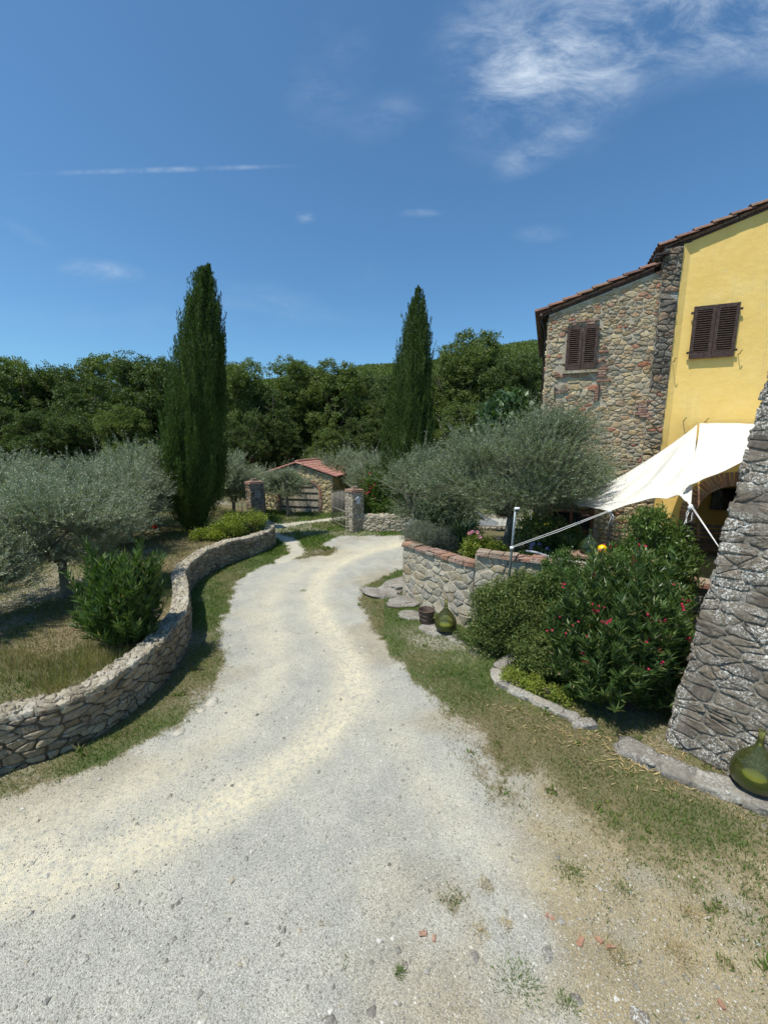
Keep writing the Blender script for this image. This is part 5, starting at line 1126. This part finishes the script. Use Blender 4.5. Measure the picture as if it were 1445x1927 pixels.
clump_shrub('rose_bush', 'bright green rose bush with two pink blooms on the terrace edge', 'rose bush', (2.62, 9.95, 1.55), [(0, 0, .25, .5, .35, .32), (.3, .05, .2, .35, .3, .25), (-.2, .1, .35, .35, .3, .3)], 420, 20, .06, .04, 'yellowgreen', 415, .1, extra=('pink_petal', 4, .065))
clump_shrub('dark_shrub', 'dark terrace shrub with yellowed leaves right of the olive trunk', 'shrub', (4.15, 10.3, 1.7), [(0, 0, .5, .7, .5, .6), (.5, -.1, .4, .5, .4, .5)], 600, 22, .06, .035, 'jasmine', 416, .13, extra=('lemon_petal', 9, .035))
strap_clump('agapanthus', 'agapanthus with pale blue flower heads behind the garden wall', 'plant', (3.85, 9.3, 1.65), 160, .42, .4, 'strap', 417, .025, 'blue_petal', 6)
strap_clump('strap_leaved_plant', 'arching strap leaved plant left of the green bottle on the terrace', 'plant', (4.6, 9.5, 1.7), 260, .75, .5, 'strap', 418, .03)
clump_shrub('terrace_herbs', 'low leafy herbs behind the middle of the garden wall', 'plant', (3.4, 9.4, 1.6), [(0, 0, .12, .45, .25, .18), (.7, -.3, .12, .5, .25, .18)], 320, 20, .05, .03, 'laurel', 419, .09)

# ------------------------------------------------------------------ bottles, bucket, ball, furniture
def demijohn(label, c, r, mat, fill=.35, group='large green glass bottles', zs=1.0):
    t = thing('glass_demijohn', label, 'bottle', c, group); c = np.array(c, float)
    out = [(0, 0), (.45, .0), (.72, .06), (.92, .25), (1.0, .52), (.98, .82), (.86, 1.12), (.66, 1.4), (.42, 1.64), (.24, 1.84), (.16, 2.0), (.13, 2.2), (.13, 2.52), (.17, 2.54), (.17, 2.62), (.13, 2.66)]
    out = [(a, b * zs) for a, b in out]; inn = [(.10, out[-1][1])]
    mb = MB(); mb.lathe([(a * r, b * r) for a, b in out + inn], 40, c); mb.build('bottle', [M[mat]], t)
    if fill:
        ip = [(a - .045, b + (.05 if b < .3 else 0)) for a, b in out if b * 1.0 <= fill * 2]; ip = [(max(a, 0), b) for a, b in ip]; zt_ = ip[-1][1]
        mb = MB(); mb.lathe([(a * r, b * r) for a, b in ip] + [(0, zt_ * r)], 40, c); mb.build('rainwater', [M['water']], t)
    return t
dp = P(838, 1186, .06); demijohn('olive green glass demijohn beside the wooden bucket on the stone slab', dp, .27, 'glass_green', .42, zs=1.12)
dp2 = P(1416, 1480, .12); demijohn('large olive green glass demijohn at the foot of the buttress', dp2, .26, 'glass_green', .32, zs=1.2)
dq = Q(1107, 1041, 8.75); demijohn('dark green glass demijohn standing on the terrace next to the yellow ball', dq, .21, 'glass_teal', 0)
bp = P(802, 1170, .06); bk = thing('wooden_bucket', 'old wooden slatted bucket beside the demijohn', 'bucket', bp); mb = MB(); n_ = 20
for i in range(n_):
    a = 6.283 * i / n_; X = np.array((-math.sin(a), math.cos(a), 0)); Yn = np.array((math.cos(a), math.sin(a), 0)); up_ = norm(Zv + Yn * .16)
    mb.box(bp + Yn * (.175) + Zv * .17, (.056, .016, .34), (X, Yn, up_), 0, .002, 1.0)
mb.lathe([(0, .03), (.15, .03)], 20, bp); mb.build('staves', [M['bucket']], bk)
for z, r_ in ((.08, .172), (.2, .192), (.32, .212)):
    mb = MB(); mb.lathe([(r_, z - .014), (r_ + .006, z - .014), (r_ + .006, z + .014), (r_, z + .014)], 28, bp); mb.build('hoop', [M['copper']], bk)
yb = Q(1133, 1033, 8.5); mb = MB(); mb.lathe([(.095 * math.sin(math.pi * i / 16), -.095 * math.cos(math.pi * i / 16)) for i in range(17)], 24, yb); ball = mb.build('ball', [M['yellow']]); tag(ball, 'small bright yellow ball with a black spot next to the terrace bottle', 'ball')
mb = MB(); mb.blob(yb + np.array((-.03, -.087, .02)), (.022, .01, .022), 1, .1); mb.build('spot', [M['rubber']], ball)
mb = MB(); z_ = dq[2]; mb.box((dq[0] + .0, dq[1] - .05, z_ - .03), (.95, .55, .055), rot(R(-20)), 0, .01)
for sx_, sy_ in ((-1, -1), (1, -1), (1, 1), (-1, 1)): mb.box(np.array((dq[0], dq[1] - .05, z_ - .2)) + rot(R(-20))[0] * .4 * sx_ + rot(R(-20))[1] * .2 * sy_, (.12, .12, .3), rot(R(-20)), 0, .01)
tag(mb.build('brick_ledge', [M['cap_brick']]), 'low brick ledge carrying the terrace bottle and the yellow ball', 'ledge')
mb = MB(); hp = [Q(990, 1037, 9.3), Q(1010, 1040, 9.1), Q(1040, 1050, 8.75), Q(1075, 1060, 8.5), Q(1112, 1066, 8.25)]; hp = [np.array((q[0], q[1], max(q[2], 2.02))) for q in hp]; mb.tube(catmull(hp, .15), .028, 8); tag(mb.build('conduit', [M['hose']]), 'grey plastic pipe lying along the garden wall coping', 'pipe')
# bench in the porch
bb = H(.25, 1.62, .55); bn = thing('slatted_bench', 'dark wooden slatted bench under the brick arch', 'bench', bb)
mb = MB()
for i in range(4): mb.box(H(.25, 2.0 + .0, .3 + i * .1), (.9, .08, .025), AX)
mb.build('seat', [M['wood']], bn); mb = MB()
for i in range(4): mb.box(H(.25, 2.14 + i * .12, .24), (.9, .02, .08), AX)
for s in (-1, 1): mb.box(H(.25 + s * .42, 2.3, .21), (.05, .03, .6), AX)
mb.build('backrest', [M['wood']], bn)
for s in (-1, 1):
    for dd in (.3, .6): mb = MB(); mb.box(H(.25 + s * .4, 1.78, dd), (.05, .05, .42), AX); mb.build('leg', [M['wood']], bn)
pb = H(.86, 1.75, .45); pt = thing('flower_pot', 'terracotta pot with leafy plant right of the bench', 'flower pot', pb); mb = MB(); mb.lathe([(0, 0), (.13, 0), (.19, .3), (.21, .3), (.21, .36), (.18, .36), (.17, .3), (0, .3)], 24, pb); mb.build('pot', [M['pot']], pt)
LV, LF = leaf_arr(pb + Zv * .36 + rng.normal(size=(160, 3)) * .08, rv(160) + Zv * .8, .12, .05); link('plant', arr_mesh('plant', LV, LF, M['laurel']), pt)
# parked car behind the olive
cr = thing('parked_car', 'pale parked car half hidden behind the big olive', 'car', (3.3, 19.0, GH(3.3, 19.0))); cz = GH(3.3, 19.0); CX, CY, _ = rot(R(8))
K = lambda x, y, z: np.array((3.3, 19.0, cz)) + CX * x + CY * y + Zv * z
M['car'] = m_plain('silver_car_paint', (.32, .34, .36), (.36, .38, .40), 3, .3, .02, .001)
prof_ = [(-2.0, .3), (-2.05, .62), (-1.95, .85), (-1.2, .95), (-.65, 1.36), (.1, 1.46), (1.1, 1.42), (1.7, 1.0), (2.0, .92), (2.05, .5), (1.95, .3)]
mb = MB(); n_ = len(prof_); V = []
for yq, ins in ((-.84, .0), (-.8, .03), (.8, .03), (.84, .0)):
    for x, z in prof_: V.append(K(x * (1 - ins * .0), yq * (1 if z < 1 else .86), z))
Fs = [(a * n_ + i, a * n_ + (i + 1) % n_, (a + 1) * n_ + (i + 1) % n_, (a + 1) * n_ + i) for a in range(3) for i in range(n_)] + [tuple(range(n_))[::-1], tuple(3 * n_ + i for i in range(n_))]
mb.add(V, Fs); mb.build('body', [M['car']], cr)
for s in (-1, 1):
    mb = MB(); V = [K(x, s * (.86 if z < 1 else .74), z) for x, z in ((-1.0, .98), (-.58, 1.30), (.1, 1.39), (1.0, 1.35), (1.4, 1.0))]; V2 = [v + CY * s * .012 for v in V]; mb.add(V2, [tuple(range(5))]); mb.build('side_window', [M['carglass']], cr)
mb = MB(); mb.add([K(-1.2, -.7, .975), K(-1.2, .7, .975), K(-.7, .62, 1.35), K(-.7, -.62, 1.35)], [(0, 1, 2, 3)]); mb.build('windscreen', [M['carglass']], cr)
for x in (-1.3, 1.3):
    for s in (-1, 1):
        mb = MB(); mb.tube([K(x, s * .7, .31), K(x, s * .88, .31)], .31, 20); wh = mb.build('wheel', [M['rubber']], cr)
        mb = MB(); mb.tube([K(x, s * .86, .31), K(x, s * .895, .31)], .19, 16); r_ = mb.build('rim', [M['pole']]); r_.parent = wh
# red bottle-like lantern on the left lawn
lp = P(292, 995, .8); mb = MB(); mb.lathe([(0, 0), (.09, 0), (.1, .1), (.07, .18), (.1, .22), (.05, .3), (0, .31)], 16, lp); tag(mb.build('red_lantern', [M['red']]), 'small red lantern on the grass left of the left cypress', 'lantern')

# ------------------------------------------------------------------ rocks, kerbs, slabs
def rock(label, c, r, seed, mat='rock', name='rock', cat='rock', group=None, flat=None, amp=.35, rz=0, sub=3, freq=1.4):
    mb = MB(); mb.blob((0, 0, 0), r, seed, amp, freq, 0, sub, True, flat); V = np.array(mb.v); c_, s_ = math.cos(rz), math.sin(rz)
    mb.v = [(p[0] * c_ - p[1] * s_ + c[0], p[0] * s_ + p[1] * c_ + c[1], p[2] + c[2]) for p in V]; return tag(mb.build(name, [M[mat]]), label, cat, group)
q = P(748, 1104, 0); rock('largest grey bedrock slab below the far corner of the garden wall', (q[0] + .1, q[1] - .1, .08), (.75, .5, .25), 1, group='bedrock slabs', flat=.12, rz=.5, sub=4)
q = P(715, 1118, 0); rock('pale bedrock tongue reaching toward the drive left of the bucket', (q[0], q[1], .02), (.6, .36, .15), 2, group='bedrock slabs', flat=.07, rz=-.4, sub=4)
q = P(760, 1135, 0); rock('broken bedrock ledge just behind the wooden bucket', (q[0] + .1, q[1], .03), (.62, .34, .16), 3, group='bedrock slabs', flat=.08, rz=.2, sub=4)
for i, (u, v, a, b, lab) in enumerate(((775, 1158, .42, .3, 'flat slab under and left of the bucket'), (822, 1185, .5, .33, 'flat slab under the bucket and demijohn'), (862, 1203, .3, .22, 'small flat slab right of the demijohn'))):
    q = P(u, v, 0); rock(lab, (q[0], q[1], -.01), (a, b, .09), 10 + i, 'rock', 'paving_slab', 'slab', 'flat slabs', .05, .2, -.5)
def kerb(name, label, pts, w_, h_, seed, smin=.2, smax=.45, mat='stone_garden'):
    r = random.Random(seed); ln = catmull(pts, .2); f, L = poly_map(ln, 0); u = 0; mb = MB(); i = 0
    while u < L:
        wd = r.uniform(smin, smax); c = f(np.array([u + wd / 2]), np.array([0.]), np.array([0.]))[0]; c2 = f(np.array([u + wd / 2 + .05]), np.array([0.]), np.array([0.]))[0]; a = math.atan2(*(c2 - c)[1::-1]) if np.linalg.norm(c2 - c) > 1e-6 else 0
        V, Fs = ICO[3]; out = []
        for p in V:
            k = 1 + .3 * mnoise.noise(Vector(p) * 1.6 + Vector((seed + i, 0, i))) + .22 * mnoise.noise(Vector(p) * 3.3 + Vector((seed, i, i))); e = np.sign(p) * np.abs(p) ** .5 * k * np.array((wd * .56, w_ * r.uniform(.97, 1.03) / 2 * 1.1, h_))
            out.append(c + np.array((e[0] * math.cos(a) - e[1] * math.sin(a), e[0] * math.sin(a) + e[1] * math.cos(a), min(e[2], h_ * .9))))
        mb.add(out, Fs, 0, True); u += wd * .96; i += 1
    return tag(mb.build(name, [M[mat]]), label, 'kerb')
kerb('stone_kerb', 'low pale stone kerb in front of the creeper bed', [P(u, v)[:2] for u, v in ((985, 1225), (938, 1262), (945, 1290), (1000, 1318), (1050, 1342), (1100, 1366))], .2, .10, 1, .16, .5, 'rock')
kerb('stone_kerb', 'rough stone footing running along the base of the buttress', [P(u, v)[:2] for u, v in ((1165, 1405), (1225, 1435), (1290, 1462), (1370, 1492), (1460, 1528), (1600, 1580))], .36, .12, 2, .2, .55, 'rock')
for i, (u, v, r_, lab, mt) in enumerate(((1205, 1915, .085, 'dark grey stone at the bottom edge of the drive', 'stone_grey'), (1030, 1797, .07, 'pale flat stone in the forecourt', 'rock'), (893, 1800, .05, 'rounded tan stone left of the pale flat stone', 'rock'), (620, 1925, .07, 'half buried stone at the bottom centre', 'rock'),
        (338, 1378, .10, 'pale loose stone at the left verge of the drive', 'coping_stone'), (400, 1322, .16, 'flat pale ledge rock where the left verge juts into the drive', 'coping_stone'), (378, 1338, .10, 'flat pale rock next to the ledge rock on the left verge', 'coping_stone'),
        (262, 1416, .06, 'smallest pale rock on the edge of the left verge', 'coping_stone'), (762, 1818, .04, 'small grey stone by the green tuft', 'stone_grey'), (1085, 1880, .05, 'small brownish stone near the bottom right', 'rock'), (700, 1905, .05, 'tan stone near the bottom centre', 'rock'))):
    q = P(u, v, 0); rock(lab, (q[0], q[1], h1(q[0], q[1]) - r_ * .12), (r_, r_ * .75, r_ * .4), 30 + i, mt, 'stone', 'stone', 'loose stones', rz=i)
for i, (u, v, s_, lab) in enumerate(((795, 1760, .035, 'brick shard, left of a close pair'), (817, 1768, .026, 'brick shard, right of a close pair'), (1036, 1727, .035, 'brick shard farthest up the forecourt'), (1092, 1773, .045, 'largest flat brick shard in the forecourt'), (1127, 1770, .028, 'small brick shard between two larger ones'), (1148, 1782, .035, 'brick shard beside the dry tuft'), (1357, 1892, .03, 'brick shard near the bottom right corner'))):
    q = P(u, v, 0); mb = MB(); z_ = h1(q[0], q[1]); mb.box((q[0], q[1], z_ + .008), (s_ * 2, s_ * 1.1, .02), rot(i * 1.3), 0, s_ * .25); tag(mb.build('brick_shard', [M['brick']]), lab + ', red terracotta', 'brick shard', 'brick shards')
def tuft(label, u, v, n, h, r, mat):
    global rng; q = P(u, v, 0); z_ = h1(q[0], q[1]); p = np.array((q[0], q[1], z_)) + np.concatenate([rng.normal(size=(n, 2)) * r, np.zeros((n, 1))], 1); d = np.concatenate([(p[:, :2] - q[:2]) / r * .6 + rng.normal(size=(n, 2)) * .4, np.ones((n, 1))], 1)
    V, Fq = leaf_arr(p, d, rng.uniform(.5, 1, n) * h, .005); tag(link('grass_tuft', arr_mesh('grass_tuft', V, Fq, M[mat])), label, 'grass tuft', 'grass tufts')
for a in (('dry grass tuft in the middle of the forecourt', 912, 1670, 160, .05, .035, 'dead_leaf'), ('dry grass tuft left of the brick shards', 952, 1742, 120, .04, .03, 'dead_leaf'), ('pair of dry grass tufts above the pale flat stone', 903, 1755, 140, .045, .035, 'dead_leaf'),
          ('broad dry tuft right of the largest brick shard', 1165, 1800, 240, .05, .05, 'dead_leaf'), ('widest dry tuft toward the lower right', 1275, 1795, 320, .05, .07, 'dead_leaf'), ('small bright green tuft at the lower left of the forecourt', 752, 1833, 150, .04, .02, 'grass'),
          ('green tuft near the pale flat stone', 975, 1850, 420, .05, .09, 'grass'), ('green tuft at the bottom right of centre', 1065, 1888, 260, .045, .045, 'grass'), ('mixed green tuft above the dry tufts', 1075, 1645, 420, .05, .07, 'grass'), ('thin green tuft right of the mixed green one', 1170, 1675, 260, .04, .06, 'grass'),
          ('dry tuft on the right verge edge', 1300, 1720, 200, .05, .05, 'dead_leaf'), ('tiny weed in the middle of the drive', 570, 1112, 120, .06, .05, 'grass')): tuft(*a)
# fallen oleander leaves
n = 420; u = rng.normal(1140, 110, n); v = 1368 + (u - 1060) * .42 + rng.normal(size=n) * 28; p = np.array([P(a, b, 0) for a, b in zip(u, v)]); p[:, 2] = hz(p[:, 0], p[:, 1]) + .03
d = rng.normal(size=(n, 3)); d[:, 2] *= .15; V, Fq = leaf_arr(p, d, rng.uniform(.07, .14, n), .016, np.array((0, 0, 1.)) + rng.normal(size=(n, 3)) * .2)
tag(link('fallen_leaves', arr_mesh('fallen_leaves', V, Fq, M['dead_leaf'])), 'dry fallen leaves strewn below the red oleander', 'leaves', kind='stuff')
for o in list(bpy.data.objects):
    if '_local' in o: del o['_local']
